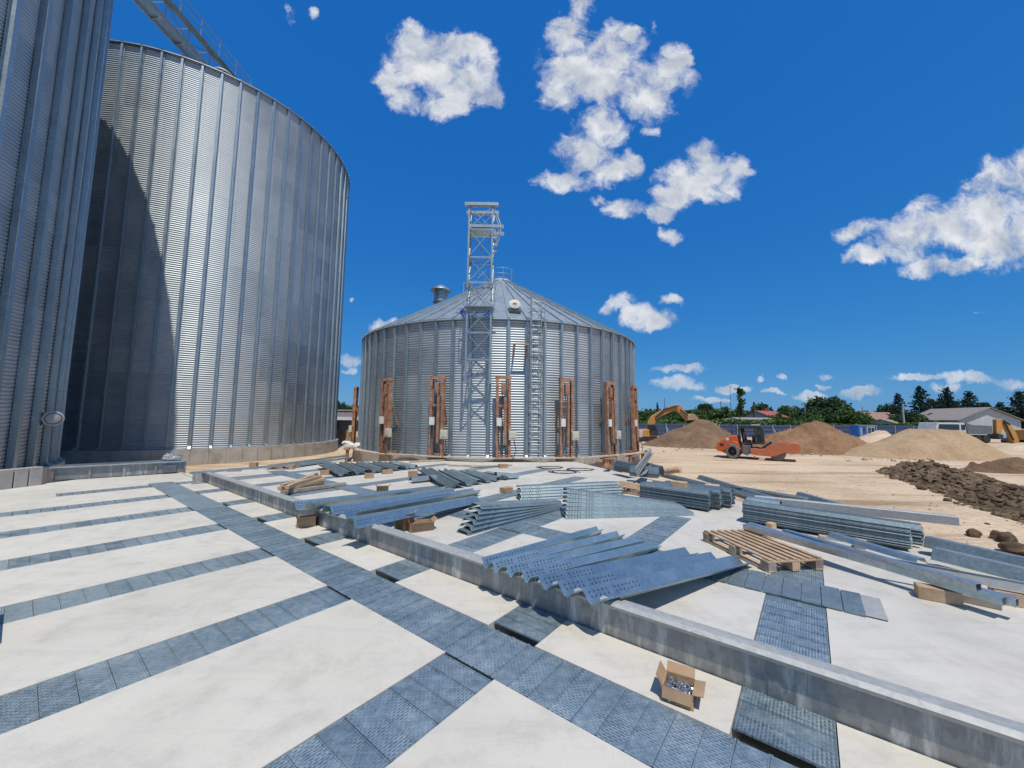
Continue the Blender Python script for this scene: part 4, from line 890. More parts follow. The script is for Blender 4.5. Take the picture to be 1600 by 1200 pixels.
a, b_ = G(1033, 1093, 0), G(1082, 1112, 0); ctr = (a+b_)/2; ang = math.atan2((b_-a).y, (b_-a).x); L_ = (b_-a).length; nn = Vector((-(b_-a).y, (b_-a).x, 0)).normalized()
carton(ctr+nn*.085+Zv*.002, (L_*.98, .165, .085), ang+.03, 'open cardboard box of bolts on the strip of slab beside the divider', 'card', True, True, None, True, (.15, 1.0, .75, -1.3))
cl = [(478, 822, .26, .16, .14, .5, 'small open carton on the near slab before the left row of profiles', True), (632, 826, .2, .2, .22, .9, 'upright opened carton on the far slab behind the divider', True), (657, 828, .36, .2, .12, .5, 'squashed open carton beside the upright one', True),
      (597.6, 769, .26, .16, .13, .3, 'small open box in the middle of the far slab', True), (791, 769, .26, .18, .1, .8, 'small box left of the low stack of profiles', False), (645, 744, .26, .2, .14, .2, 'small box at the left foot of the right loose fan', False), (576.6, 747, .24, .16, .12, .3, 'small box below the left loose fan', False),
      (508, 742, .24, .16, .12, .2, 'small box behind the timber stakes', False), (604.8, 740, .3, .2, .1, .5, 'flattened box among the loose fans', False), (366, 736.5, .34, .16, .08, .4, 'low box at the far left corner of the far slab', False), (396, 733, .2, .18, .2, .2, 'box standing at the far left of the far slab', False), (475, 728, .26, .16, .08, .9, 'little box by the tall silo foundation', False), (786, 731, .3, .18, .12, .3, 'box lying on the far slab before the lattice tower', False)]
for px, py, x, y, z, rz, lab, op in cl:
    p = G(px, py, 0); carton((p.x, p.y, .003), (x, y, z), rz, lab, 'card', op, op, 'small boxes scattered over the slabs', None, (.7, 1.2, -.2, .5))
p = G(440, 733, 0); pallet((p.x, p.y, .003), .25, 'low timber crate base at the far left of the far slab', .75, .3)
for i, (a, b_, z) in enumerate([((436, 764), (490, 752), .02), ((443, 765), (497, 750), .03), ((450, 766), (505, 755), .02), ((440, 763), (496, 744), .10), ((446, 762), (493, 748), .10), ((455, 764), (506, 750), .10), ((436, 766), (488, 755), .08), ((448, 763), (494, 741), .17), ((452, 760), (500, 746), .17), ((441, 760), (491, 745), .16)]):
    p0, p1 = G(*a, z), G(*b_, z+.01); one('timber_stake', MB().bar((0, 0, 0), p1-p0, .085, .06), M['wood'], 'rough timber stake in the small heap on the far slab', 'timber stake', 'heap of timber stakes', loc=p0+Zv*.02)
p0, p1 = G(440, 771, .03), G(539, 757, .03); one('grey_board', MB().bar((0, 0, 0), p1-p0, .10, .07), M['oldwood'], 'long grey board lying in front of the heap of stakes', 'board', loc=p0+Zv*.02)
for i, (a, b_) in enumerate([((735, 730), (800, 727)), ((700, 727), (760, 729)), ((640, 722), (700, 719))]):
    p0, p1 = G(*a, .02), G(*b_, .02); one('loose_board', MB().bar((0, 0, 0), p1-p0, .12, .035), M['plank'], 'loose board on the far slab in front of the small silo', 'board', 'loose boards before the small silo', loc=p0+Zv*.02)
for px, py in ((860, 731), (905, 734), (880, 738)):
    p = G(px, py, 0); rr = random.Random(px); m = MB(); pts = [Vector((.5*math.cos(t*1.3)*(1-.03*t)+rr.uniform(-.05, .05), .3*math.sin(t*1.3)+rr.uniform(-.05, .05), .015)) for t in np.linspace(0, 9, 40)]
    m.tube(pts, .012, 5); one('loose_cable', m, M['charcoal'], 'thin dark cable lying in loops on the far slab', 'cable', 'cables before the small silo', loc=(p.x, p.y, 0))

# ------------------------------------------------------------------ yard: mounds and clods
from mathutils import noise as mnoise
def mound(name, label, base_l, base_r, peak, mat, plateau=0., sq=.8, rough=.12, seed=0, cat='mound', lump=0):
    pl, pr = G(*base_l, GZ), G(*base_r, GZ); c = (pl+pr)/2; rx = (pr-pl).length/2; ry = rx*sq
    ax = (pr-pl).normalized(); ay = Vector((-ax.y, ax.x, 0)); c = c+ay*ry*.55
    pk = W(*peak, c.y); hp = pk.z-GZ; off = (pk-c).dot(ax)
    nr, na = 46, 120; vs = []; fs = []
    for i in range(nr+1):
        r = i/nr*1.12
        for k in range(na):
            a = 2*PI*k/na; ca, sa = math.cos(a), math.sin(a)
            w = 1+.14*mnoise.noise(Vector((ca*1.3+seed, sa*1.3, seed)))+.06*mnoise.noise(Vector((ca*4+seed, sa*4, seed)))
            q = max(0, 1-max(0, r/w-plateau)/(1-plateau)); f = q**1.0; f = f*(1-.18*(1-min(1, (r+.02)/.25))**2) if plateau < .05 else f
            x = ca*r*rx+off*q; y = sa*r*ry
            p = c+ax*x+ay*y
            nz = mnoise.fractal(Vector((x*.55+seed*7, y*.55, seed)), 1., 2., 5)*rough*hp*.6*min(1, q*3+.15)
            if lump: nz += abs(mnoise.fractal(Vector((x*1.6, y*1.6, seed+4)), 1., 2., 3))*lump*min(1, q*4+.1)*(1.2-q)
            vs.append((p.x-c.x, p.y-c.y, f*hp+nz-.04*(1 if q == 0 else 0)-(.0 if q > 0 else .06)))
    for i in range(nr):
        for k in range(na): fs.append((i*na+k, i*na+(k+1) % na, (i+1)*na+(k+1) % na, (i+1)*na+k))
    m = MB().add(vs, fs); o = m.build(name, mat, loc=(c.x, c.y, GZ), smooth=True); return tag(o, label, cat)
mound('soil_mound', 'dark brown gravel mound beside the yellow excavator', (1030, 699), (1182, 699), (1103, 650), M['brownsoil'], 0., .8, .10, 1)
mound('soil_mound', 'reddish brown soil mound with lumpy foot behind the road roller drum', (1188, 708), (1392, 708), (1280, 655), M['redsoil'], .03, .62, .22, 2, 'mound', .35)
mound('sand_mound', 'long flat topped sandy mound in front of the truck', (1372, 717), (1600, 716), (1470, 672), M['sand'], .30, .5, .12, 3)
mound('sand_mound', 'small pale sand mound in front of the site cabin', (1352, 690), (1412, 690), (1380, 673), M['yard'], .2, .6, .1, 4)
mound('soil_mound', 'red earth mound in the gap between the two round silos', (505, 694), (566, 694), (536, 671), M['redsoil'], .3, .6, .2, 6)
mound('soil_mound', 'low pale mound below the second excavator arm', (1570, 704), (1640, 704), (1610, 692), M['yard'], .3, .6, .2, 8)
polyp = [G(*q, GZ) for q in [(1366, 736), (1412, 752), (1487, 776), (1506, 791), (1553, 803), (1640, 834), (1720, 810), (1650, 776), (1562, 756), (1521, 744), (1470, 734), (1405, 731)]]
def sdist(x, y):
    ins = False; best = 1e9; n = len(polyp)
    for i in range(n):
        a, b_ = polyp[i], polyp[(i+1) % n]
        if (a.y > y) != (b_.y > y) and x < (b_.x-a.x)*(y-a.y)/(b_.y-a.y)+a.x: ins = not ins
        ex, ey = b_.x-a.x, b_.y-a.y; t = max(0, min(1, ((x-a.x)*ex+(y-a.y)*ey)/(ex*ex+ey*ey))); best = min(best, math.hypot(x-a.x-ex*t, y-a.y-ey*t))
    return best if ins else -best
def heap_h(x, y):
    d = sdist(x, y)
    if d < -.3: return -.1
    k = max(0, min(1, (d+.1)/1.5))
    n = mnoise.fractal(Vector((x*.35, y*.35, 3.3)), 1., 2., 4); m_ = abs(mnoise.fractal(Vector((x*1.5, y*1.5, 8)), .8, 2., 5))
    return k*(.26+.34*n)+m_*.24*min(1, k*2.5)-.03*(1-k)
x0, x1, y0, y1 = min(p.x for p in polyp)-.5, max(p.x for p in polyp)+.5, min(p.y for p in polyp)-.5, max(p.y for p in polyp)+.5
nx, ny = 190, 150; vs = []; fs = []; hc = Vector(((x0+x1)/2, (y0+y1)/2, GZ))
for j in range(ny+1):
    for i in range(nx+1):
        x, y = x0+(x1-x0)*i/nx, y0+(y1-y0)*j/ny; vs.append((x-hc.x, y-hc.y, heap_h(x, y)))
for j in range(ny):
    for i in range(nx):
        q = (j*(nx+1)+i, j*(nx+1)+i+1, (j+1)*(nx+1)+i+1, (j+1)*(nx+1)+i)
        if max(vs[k][2] for k in q) > -.09: fs.append(q)
tag(MB().add(vs, fs).build('soil_heap', M['darksoil'], loc=hc, smooth=True), 'low heap of dark lumpy soil at the right, along the dirt yard', 'soil heap')
ICO = [(0, .526, .851), (0, -.526, .851), (0, .526, -.851), (0, -.526, -.851), (.526, .851, 0), (-.526, .851, 0), (.526, -.851, 0), (-.526, -.851, 0), (.851, 0, .526), (.851, 0, -.526), (-.851, 0, .526), (-.851, 0, -.526)]
ICF = [(0, 1, 8), (0, 10, 1), (0, 4, 5), (0, 8, 4), (0, 5, 10), (1, 10, 7), (1, 7, 6), (1, 6, 8), (2, 3, 11), (2, 9, 3), (2, 5, 4), (2, 4, 9), (2, 11, 5), (3, 9, 6), (3, 6, 7), (3, 7, 11), (4, 8, 9), (5, 11, 10), (6, 9, 8), (7, 10, 11)]
def rock(mb, c, r, rr, fl=.7):
    vs = list(map(Vector, ICO)); fs = ICF; new = []; ed = {}
    def mid(a, b_):
        k = (min(a, b_), max(a, b_))
        if k not in ed: ed[k] = len(vs); vs.append(((vs[a]+vs[b_])/2).normalized())
        return ed[k]
    if r > .16:
        for a, b_, d in fs: x, y, z = mid(a, b_), mid(b_, d), mid(d, a); new += [(a, x, z), (b_, y, x), (d, z, y), (x, y, z)]
        fs = new
    s_ = Vector((rr.uniform(.7, 1.2), rr.uniform(.7, 1.2), rr.uniform(.5, .9)*fl*1.3)); ro = Matrix.Rotation(rr.uniform(0, 6.3), 3, 'Z')
    o_ = Vector((rr.uniform(0, 99),)*3)
    mb.add([Vector(c)+ro @ Vector((v.x*s_.x, v.y*s_.y, v.z*s_.z))*(r*(1+.45*mnoise.noise(v*1.4+o_)+.2*mnoise.noise(v*3+o_))) for v in vs], fs)
rr = random.Random(21); mb = MB(); n = 0
while n < 2300:
    x, y = rr.uniform(x0, x1), rr.uniform(y0, y1); d = sdist(x, y)
    if d < -.15 or (d < .0 and rr.random() < .6): continue
    if y > 17 and rr.random() < .5: continue
    r = .022+.14*rr.random()**3.4; rock(mb, (x, y, GZ+max(0, heap_h(x, y))+r*.15), r, rr); n += 1
for i in range(260):
    x, y = rr.uniform(5.5, 18), rr.uniform(4.5, 17); d = sdist(x, y)
    if -2.2 < d < -.1 and rr.random() < .7+d*.3: rock(mb, (x, y, GZ+.01), .02+.05*rr.random()**2, rr)
tag(mb.build('soil_clods', M['darksoil']), 'countless small clods covering the dark soil heap', 'soil clods', None, 'stuff')
for px, py, r, lab in ((1522, 838, .15, 'large dark clod lying apart, nearest to the slab'), (1588, 866, .21, 'biggest dark clod at the right picture edge'), (1560, 842, .13, 'dark clod between the two largest clods'), (1440, 765, .16, 'flat dark clod on bare dirt left of the soil heap'), (1480, 783, .10, 'small round clod alone on the dirt'), (1575, 848, .16, 'jagged clod close to the biggest one')):
    p = G(px, py, GZ); m = MB(); rock(m, (0, 0, r*.5), max(r, .17), rr)
    if r < .17: m.v = [(x*r/.17, y*r/.17, z*r/.17) for x, y, z in m.v]
    one('soil_clod', m, M['darksoil'], lab, 'clod', None, loc=p)

mound('soil_mound', 'low brown ridge of soil between the dark heap and the long sandy mound', (1522, 738), (1690, 740), (1590, 714), M['brownsoil'], .05, .35, .3, 9, 'mound', .25)
rr = random.Random(31); mb = MB()
for i in range(420):
    t = rr.random(); px, py = 1000+t*600, 735+t*95+rr.gauss(0, 30)
    if py < 712: continue
    p = G(px, py, GZ)
    if p.y < 4: continue
    r = (.008+.03*rr.random()**4); rock(mb, (p.x, p.y, GZ+r*.2), r, rr)
for (px, py, w_) in ((1100, 698, 60), (1290, 708, 95), (1470, 716, 110)):
    for i in range(120):
        p = G(px+rr.gauss(0, w_*.55), py+abs(rr.gauss(0, 2.2)), GZ); r = .04+.12*rr.random()**3; rock(mb, (p.x, p.y, GZ+r*.2), r, rr)
tag(mb.build('gravel', M['sand']), 'small stones and crumbs strewn over the dirt yard', 'gravel', None, 'stuff')
# ------------------------------------------------------------------ machines (outlines in metres, x along the machine, z up)
def wheel(parent, c, r, w, tmat, rmat, name='wheel'):
    m = MB(); m.lathe([(r*.62, -w*.5), (r*.9, -w*.5), (r*.985, -w*.4), (r, -w*.22), (r, w*.22), (r*.985, w*.4), (r*.9, w*.5), (r*.62, w*.5)], 36, c, 'y', caps=False)
    for k in range(26): a = 2*PI*k/26; m.box(Vector(c)+Vector((math.cos(a)*r*1.0, 0, math.sin(a)*r*1.0)), (r*.05, w*.85, r*.09), (Vector((math.cos(a), 0, math.sin(a))), Vector((0, 1, 0)), Vector((-math.sin(a), 0, math.cos(a)))))
    t = m.build('tyre', tmat, parent, smooth='auto')
    m = MB(); m.lathe([(.02, -w*.40), (r*.2, -w*.42), (r*.24, -w*.30), (r*.55, -w*.28), (r*.64, -w*.45), (r*.64, w*.45), (r*.3, w*.3), (.02, w*.3)], 28, c, 'y'); m.build('rim', rmat, parent, smooth='auto'); return t
pr_, pf_ = G(1147, 715.5, GZ), G(1221, 720.5, GZ); ang = R_(-36)
ro = thing('road_roller', 'orange soil compactor with big dusty rear tyre and open dark cab', 'road roller', pr_, ang)
ro.scale = (.8, 1, 1)
k = 24.6/595.3/8.889
Q = lambda pts: [((x-420)*k, (682+(x-420)*.042-y)*k) for x, y in pts]
hood = Q([(155, 560), (165, 510), (188, 462), (250, 425), (340, 392), (400, 372), (488, 362), (512, 500), (520, 600), (500, 610), (300, 612), (240, 590), (180, 578)])
m = MB(); m.side(hood, -.42, 1.25); m.build('engine_hood', M['orange'], ro, bevel=.05)
m = MB()
for y0_, y1_ in ((-.72, -.40), (1.24, 1.56)): m.side(Q([(285, 560), (300, 500), (350, 455), (430, 440), (510, 470), (545, 560), (520, 560), (480, 500), (430, 478), (360, 490), (318, 560)]), y0_, y1_)
m.build('mudguard', M['orange'], ro, bevel=.01)
m = MB(); m.box(((330-420)*k+.05, -.425, (682-420)*k), (.2, .012, .18)); m.build('white_sticker', M['white'], ro)
m = MB(); m.box(((250-420)*k, -.425, (682-500)*k), (.30, .012, .16)); m.tube([((400-420)*k, .3, 330*k-.05), ((400-420)*k, .3, 330*k+.16)], .035, 8); m.build('hood_grille', M['charcoal'], ro)
rw = (575-480)*k*1.04
for y in (-.55, 1.38): 
    wt = bpy.data.objects.new('wheel', None); col.objects.link(wt); wt.parent = ro; wt.location = (0, y, rw*1.04)
    wheel(wt, (0, 0, 0), rw*1.04, .52, M['tyre'], M['dark'])
m = MB(); m.side(Q([(555, 500), (680, 500), (685, 610), (630, 640), (560, 620)]), -.45, 1.25); m.build('step_tank', M['grey'], ro, bevel=.02)
cabm = MB()
posts = [(515, 250, 545, 495), (825, 262, 862, 470), (745, 265, 760, 480)]
for xa, ya, xb, yb in posts:
    for y in (-.32, 1.12): a_, b_ = Q([(xa, ya), (xb, yb)]); cabm.bar((a_[0], y, a_[1]), (b_[0], y, b_[1]), .09, .09, (0, 1, 0))
a_, b_ = Q([(540, 490), (870, 475)]); cabm.bb(a_[0], b_[0], -.36, 1.16, b_[1]-.09, b_[1]); cabm.side(Q([(515, 270), (560, 270), (620, 480), (545, 495)]), 1.0, 1.08); cabm.build('cab_frame', M['charcoal'], ro)
m = MB(); a_, b_ = Q([(505, 262), (838, 240)]); m.bb(a_[0], b_[0], -.42, 1.22, a_[1]-.03, b_[1]); m.build('cab_roof', M['charcoal'], ro, bevel=.03)
m = MB(); a_, b_ = Q([(700, 240), (820, 226)]); m.bb(a_[0], b_[0], -.2, .3, b_[1]-.06, b_[1]); m.build('roof_lamp', M['white'], ro)
for ya_ in (-.35, 1.14): MB().side(Q([(765, 275), (822, 275), (852, 465), (775, 465)]), ya_, ya_+.015).build('window_pane', M['glass'], ro)
m = MB(); a_ = Q([(625, 450)])[0]; m.box((a_[0], .35, a_[1]), (.45, .5, .16)); m.box((a_[0]-.22, .35, a_[1]+.32), (.12, .48, .5)); m.build('seat', M['faded'], ro, bevel=.03)
m = MB(); a_ = Q([(720, 420)])[0]; m.box((a_[0], .35, a_[1]-.1), (.2, .5, .5)); m.lathe([(.15, 0), (.18, .015), (.15, .03)], 16, (a_[0]-.16, .35, a_[1]+.2)); m.build('console', M['charcoal'], ro)
fr_ = Q([(680, 545), (740, 540), (800, 552), (880, 545), (930, 510), (1000, 472), (1080, 462), (1190, 470), (1330, 478), (1362, 530), (1345, 590), (1250, 610), (1150, 598), (1040, 640), (960, 650), (760, 632), (682, 622)])
m = MB()
for y0_, y1_ in ((-.62, -.44), (1.26, 1.44)): m.side(fr_, y0_, y1_)
a_, b_ = Q([(1215, 480), (1350, 590)]); m.bb(a_[0], b_[0], -.44, 1.26, b_[1], a_[1]); a_, b_ = Q([(682, 545), (800, 625)]); m.bb(a_[0], b_[0], -.44, 1.26, b_[1], a_[1])
m.build('drum_frame', M['faded'], ro, bevel=.02)
m = MB(); dcx = (1050-420)*k; m.lathe([(.06, -.78), (.42, -.80), (.56, -.80), (.565, -.79), (.565, .79), (.56, .80), (.42, .80), (.06, .78)], 44, (dcx, .41, .565), 'y'); m.build('drum', M['drum'], ro, smooth='auto')
m = MB(); a_, b_ = Q([(860, 545), (990, 490)]); m.tube([(a_[0], .1, a_[1]), (b_[0], .1, b_[1])], .09, 10); m.tube([(a_[0]-.1, .5, a_[1]), (b_[0]-.1, .5, b_[1]+.1)], .05, 8); m.build('hose', M['charcoal'], ro)

def poly_part(parent, name, pts, y0_, y1_, mat, k, o, bev=.0):
    return MB().side([((x-o[0])*k, (o[1]-y)*k) for x, y in pts], y0_, y1_).build(name, mat, parent, bevel=bev)
eb = G(1022, 690, GZ); kx = eb.y/595.3; eo = (1022, 690)
ex = thing('excavator', 'yellow excavator with raised arm working behind the dark gravel mound', 'excavator', eb, -.1)
poly_part(ex, 'boom', [(1013, 676), (1017, 660), (1022, 651), (1036, 642), (1054, 633), (1062, 632), (1064, 640), (1056, 642), (1040, 649), (1030, 656), (1026, 664), (1024, 677)], .9, 1.35, M['amber'], kx, eo, .02)
poly_part(ex, 'stick', [(1057, 632), (1066, 632), (1078, 648), (1080, 655), (1073, 653), (1062, 641)], .95, 1.3, M['amber'], kx, eo, .02)
poly_part(ex, 'bucket', [(1075, 650), (1083, 646), (1089, 649), (1094, 658), (1096, 661), (1090, 656), (1084, 655), (1077, 657)], .5, 1.75, M['sand'], kx, eo, .01)
m = MB(); px_ = lambda x, y: ((x-eo[0])*kx, 0, (eo[1]-y)*kx)
for a_, b_ in (((1028, 652), (1046, 637)), ((1040, 640), (1062, 634)), ((1066, 640), (1079, 651))):
    p_, q_ = Vector(px_(*a_)), Vector(px_(*b_)); m.tube([p_+Vector((0, .8, 0)), q_+Vector((0, .8, 0))], .09, 8)
m.build('hydraulic_ram', M['charcoal'], ex)
poly_part(ex, 'body', [(1001, 683), (1001, 673), (1012, 671), (1024, 674), (1026, 683)], -.4, 2.3, M['amber'], kx, eo, .05)
poly_part(ex, 'cab', [(1014, 676), (1014, 664), (1022, 663), (1026, 670), (1027, 680), (1015, 680)], -.5, .7, M['charcoal'], kx, eo, .04)
poly_part(ex, 'cab_window', [(1015.5, 672), (1015.5, 666), (1021, 665), (1024, 671)], -.53, -.50, M['glass'], kx, eo)
for y in (-.6, 1.9): poly_part(ex, 'track', [(1001, 689.5), (999, 687), (1001, 684), (1036, 684), (1040, 687), (1037, 690), (1005, 690.2)], y, y+.65, M['dark'], kx, eo, .04)
eb2 = G(1592, 693, GZ); kx = eb2.y/595.3; eo = (1592, 693)
ex2 = thing('excavator', 'second yellow excavator at the right edge, folded arm reaching down beside the truck', 'excavator', eb2, .1)
poly_part(ex2, 'stick', [(1562, 656), (1573, 655), (1572, 668), (1567, 682), (1560, 680)], .3, .7, M['amber'], kx, eo, .02)
poly_part(ex2, 'bucket', [(1558, 678), (1566, 680), (1565, 687), (1559, 686), (1556, 683)], 0., 1.1, M['charcoal'], kx, eo, .01)
poly_part(ex2, 'boom', [(1571, 657), (1577, 660), (1588, 665), (1595, 676), (1600, 690), (1590, 693), (1586, 680), (1581, 671), (1572, 665)], .3, .75, M['amber'], kx, eo, .02)
m = MB(); 
for a_, b_ in (((1573, 660), (1586, 688)), ((1572, 658), (1582, 664))):
    m.tube([((a_[0]-eo[0])*kx, .15, (eo[1]-a_[1])*kx), ((b_[0]-eo[0])*kx, .15, (eo[1]-b_[1])*kx)], .1, 8)
m.build('hydraulic_ram', M['charcoal'], ex2)
poly_part(ex2, 'body', [(1612, 688), (1613, 672), (1660, 670), (1662, 688)], -.6, 2.2, M['amber'], kx, eo, .05)
poly_part(ex2, 'cab', [(1612, 684), (1612, 660), (1628, 659), (1629, 684)], -.7, .3, M['charcoal'], kx, eo, .04)
for y in (-.7, 1.7): poly_part(ex2, 'track', [(1604, 693), (1602, 690), (1606, 686), (1652, 686), (1656, 690), (1652, 694)], y, y+.6, M['dark'], kx, eo, .04)
tb = G(1500, 692, GZ); kx = tb.y/595.3; eo = (1500, 692)
tk = thing('dump_truck', 'white cab dump truck with dark tipper body parked behind the sandy mound', 'truck', tb, 0)
poly_part(tk, 'cab', [(1466, 690), (1464, 674), (1468, 661), (1512, 661), (1512, 690)], 0, 2.3, M['plaster'], kx, eo, .05)
poly_part(tk, 'window_pane', [(1468, 672), (1470, 663.5), (1501, 663.5), (1501, 672)], -.03, -.001, M['glass'], kx, eo)
poly_part(tk, 'window_pane', [(1504, 672), (1504, 664), (1510, 664), (1510, 672)], -.03, -.001, M['glass'], kx, eo)
poly_part(tk, 'tipper_body', [(1513, 678), (1510, 660), (1520, 664), (1551, 665), (1551, 678)], -.1, 2.4, M['grey'], kx, eo, .03)
poly_part(tk, 'chassis', [(1466, 687), (1466, 682), (1551, 680), (1551, 684)], .6, 1.7, M['dark'], kx, eo)
for x in (1476, 1530, 1543):
    for y in (.15, 2.15): m = MB(); m.lathe([(.1, -.15), (.42, -.16), (.5, -.1), (.5, .1), (.42, .16), (.1, .15)], 24, ((x-1500)*kx, y, .5), 'y'); m.build('wheel', M['dark'], tk, smooth='auto')
    
# ------------------------------------------------------------------ fence, cabins, houses
def fence(x0_, x1_, y, top, label, struts):
    f = thing('site_fence', label, 'fence', (x0_, y, GZ)); L_ = x1_-x0_; n = max(1, int(L_/2.5)); w = L_/n
    pm_ = MB(); seg = []
    nn_ = 14
    for i in range(nn_+1):
        x = w*i/nn_; o_ = .03 if (i % 2) else 0; seg.append((x, o_))
    vs = [(x, o_, z) for z in (.05, top-GZ) for x, o_ in seg]+[(x, o_+.012, z) for z in (.05, top-GZ) for x, o_ in seg]; m_ = nn_+1
    fs = [(i, i+1, m_+i+1, m_+i) for i in range(nn_)]+[(2*m_+i, 3*m_+i, 3*m_+i+1, 2*m_+i+1) for i in range(nn_)]+[(m_+i, m_+i+1, 3*m_+i+1, 3*m_+i) for i in range(nn_)]
    pm_.add(vs, fs); p0 = pm_.build('fence_panel', M['blue'], f)
    rm = MB().bar((0, -.03, top-GZ-.25), (w, -.03, top-GZ-.25), .05, .06).bar((0, -.03, .5), (w, -.03, .5), .05, .06).bar((0, -.03, (top-GZ)*.55), (w, -.03, (top-GZ)*.55), .05, .06); r0 = rm.build('rail', M['grey'], f)
    pb_ = MB().bb(-.04, .04, -.08, .0, 0, top-GZ+.04)
    if struts: pb_.bar((0, -.05, (top-GZ)*.8), (.0, -1.1, .05), .06, .06); pb_.bar((0, -.05, (top-GZ)*.8), (.9, -.08, .05), .05, .05)
    q0 = pb_.build('post', M['greycab'], f)
    for i in range(1, n):
        for o_ in (p0, r0, q0): c = o_.copy(); col.objects.link(c); c.parent = f; c.location = (w*i, 0, 0)
    return f
FD = 58.
zt3 = W(1060, 662, FD).z
fence(W(985, 660, FD).x, W(1262, 660, FD).x, FD, zt3, 'long blue corrugated site fence with slanted props behind the excavator', True)
fence(W(1266, 660, FD+2).x, W(1338, 660, FD+2).x, FD+2, W(1310, 664, FD+2).z, 'short blue corrugated fence piece left of the blue cabin', False)
fence(W(1368, 660, FD+2).x, W(1485, 660, FD+2).x, FD+2, W(1420, 665, FD+2).z, 'blue grey fence running from the cabins to the truck', False)
def cabin(px0, px1, pt, depth, mat, label, dpt):
    p0, p1 = W(px0, pt, depth), W(px1, pt, depth); w = p1.x-p0.x; h = p0.z-GZ
    c = thing('site_cabin', label, 'cabin', (p0.x, depth, GZ))
    m = MB(); m.bb(0, w, 0, dpt, .1, h-.08); m.build('body', mat, c, bevel=.02)
    m = MB(); m.bb(-.04, w+.04, -.05, dpt+.05, h-.08, h); m.build('roof', M['greycab'], c)
    m = MB(); m.bb(w*.18, w*.48, -.035, -.001, .25, h-.35); m.build('door', M['greycab'] if mat is M['bluecab'] else M['blue'], c)
    m = MB(); m.bb(w*.6, w*.85, -.03, -.001, h*.5, h-.4); m.build('window_pane', M['glass'], c)
cabin(1341, 1352.5, 664, 54, M['bluecab'], 'bright blue portable cabin at the fence behind the red soil mound', 1.4)
cabin(1353.5, 1367, 664, 54, M['greycab'], 'pale grey portable cabin beside the blue one', 1.4)
one('blue_tarp', MB().lathe([(.02, 0), (.9, 0), (.75, .35), (.4, .55), (.02, .62)], 12), M['bluecab'], 'bright blue tarp bundle in front of the blue cabin', 'tarp', loc=G(1328, 684, GZ))
def house(label, c, L_, w, h, rise, rz, wm, rm, chim=True):
    o = thing('house', label, 'house', (c[0], c[1], GZ), rz)
    m = MB(); m.bb(-L_/2, L_/2, -w/2, w/2, 0, h)
    for x in (-L_/2, L_/2-.2): m.add([(x, -w/2, h), (x, w/2, h), (x, 0, h+rise), (x+.2, -w/2, h), (x+.2, w/2, h), (x+.2, 0, h+rise)], [(0, 2, 1), (3, 4, 5), (0, 3, 5, 2), (1, 2, 5, 4)])
    m.build('wall', wm, o)
    m = MB(); ov = .5; t = .14; sl = rise/(w/2)
    for s_ in (-1, 1):
        vs = [(x, s_*y, z) for x in (-L_/2-ov, L_/2+ov) for y, z in ((0, h+rise+.03), (w/2+ov, h-ov*sl+.03), (w/2+ov, h-ov*sl+.03+t), (0, h+rise+.03+t))]
        m.add(vs, [(0, 1, 2, 3), (4, 7, 6, 5), (0, 4, 5, 1), (1, 5, 6, 2), (2, 6, 7, 3), (3, 7, 4, 0)])
    rf = m.build('roof', rm, o)
    if chim: MB().bb(L_*.15, L_*.15+.5, .3, .8, h+rise*.5, h+rise+.8).build('chimney', M['redroof'], rf)
    for x in (-L_*.3, L_*.05, L_*.32):
        for s_ in (-1, 1):
            f = MB().bb(x-.55, x+.55, s_*(w/2+.001), s_*(w/2+.05), 1.0, 2.2).build('window', M['white'], o); MB().bb(x-.45, x+.45, s_*(w/2+.051), s_*(w/2+.06), 1.1, 2.1).build('pane', M['glass'], f)
    for s_ in (-1, 1):
        f = MB().bb(s_*(L_/2+.001), s_*(L_/2+.05), -1.5, -.4, 1.0, 2.2).build('window', M['white'], o); MB().bb(s_*(L_/2+.051), s_*(L_/2+.06), -1.4, -.5, 1.1, 2.1).build('pane', M['glass'], f)
    MB().bb(-.5, .5, -w/2-.05, -w/2-.001, 0, 2.1).build('door', M['oldwood'], o)
    return o
hz = lambda px, py, d: W(px, py, d).z-GZ
p = W(1499, 655, 76); house('large pale house with broad brown grey roof behind the dump truck', (p.x, p.y), 12, 9, hz(1508, 656, 72), hz(1508, 639, 76)-hz(1508, 656, 72), R_(77), M['plaster'], M['slate'], False)
p = W(1366, 655, 88); house('low house with faded red hipped roof between round tree and pole', (p.x, p.y), 9, 7, hz(1366, 657, 84), hz(1366, 645, 88)-hz(1366, 657, 84), .25, M['plaster'], M['rustroof'], False)
p = W(1383, 660, 80); house('small shed with brown roof in front of the faded red house', (p.x, p.y), 6, 5, hz(1383, 663, 78), .9, .6, M['plaster'], M['slate'], False)
p = W(1195, 650, 92); house('house with red roof and white gable behind the road roller', (p.x, p.y), 7, 6, hz(1195, 651, 90), hz(1195, 643, 92)-hz(1195, 651, 90), R_(28), M['plaster'], M['redroof'])
p = W(1172, 662, 66); house('low flat grey shed by the fence behind the roller cab', (p.x, p.y), 5.5, 3, hz(1172, 656, 65), .25, 0, M['plaster'], M['slate'], False)
p = W(1147, 658, 66); house('tiny white shed beside the fence left of the low grey shed', (p.x, p.y), 2.2, 2.5, hz(1147, 658, 65), .3, 0, M['white'], M['slate'], False)
p = W(1575, 660, 110); house('distant pale house half hidden by the dark conifers at the right', (p.x, p.y), 10, 8, hz(1575, 652, 108), 2.0, .2, M['plaster'], M['rustroof'])
p = W(536, 655, 62); sh = thing('farm_shed', 'pale open fronted shed seen in the gap between the silos', 'shed', (p.x, p.y, GZ)); hs = hz(536, 642, 62)
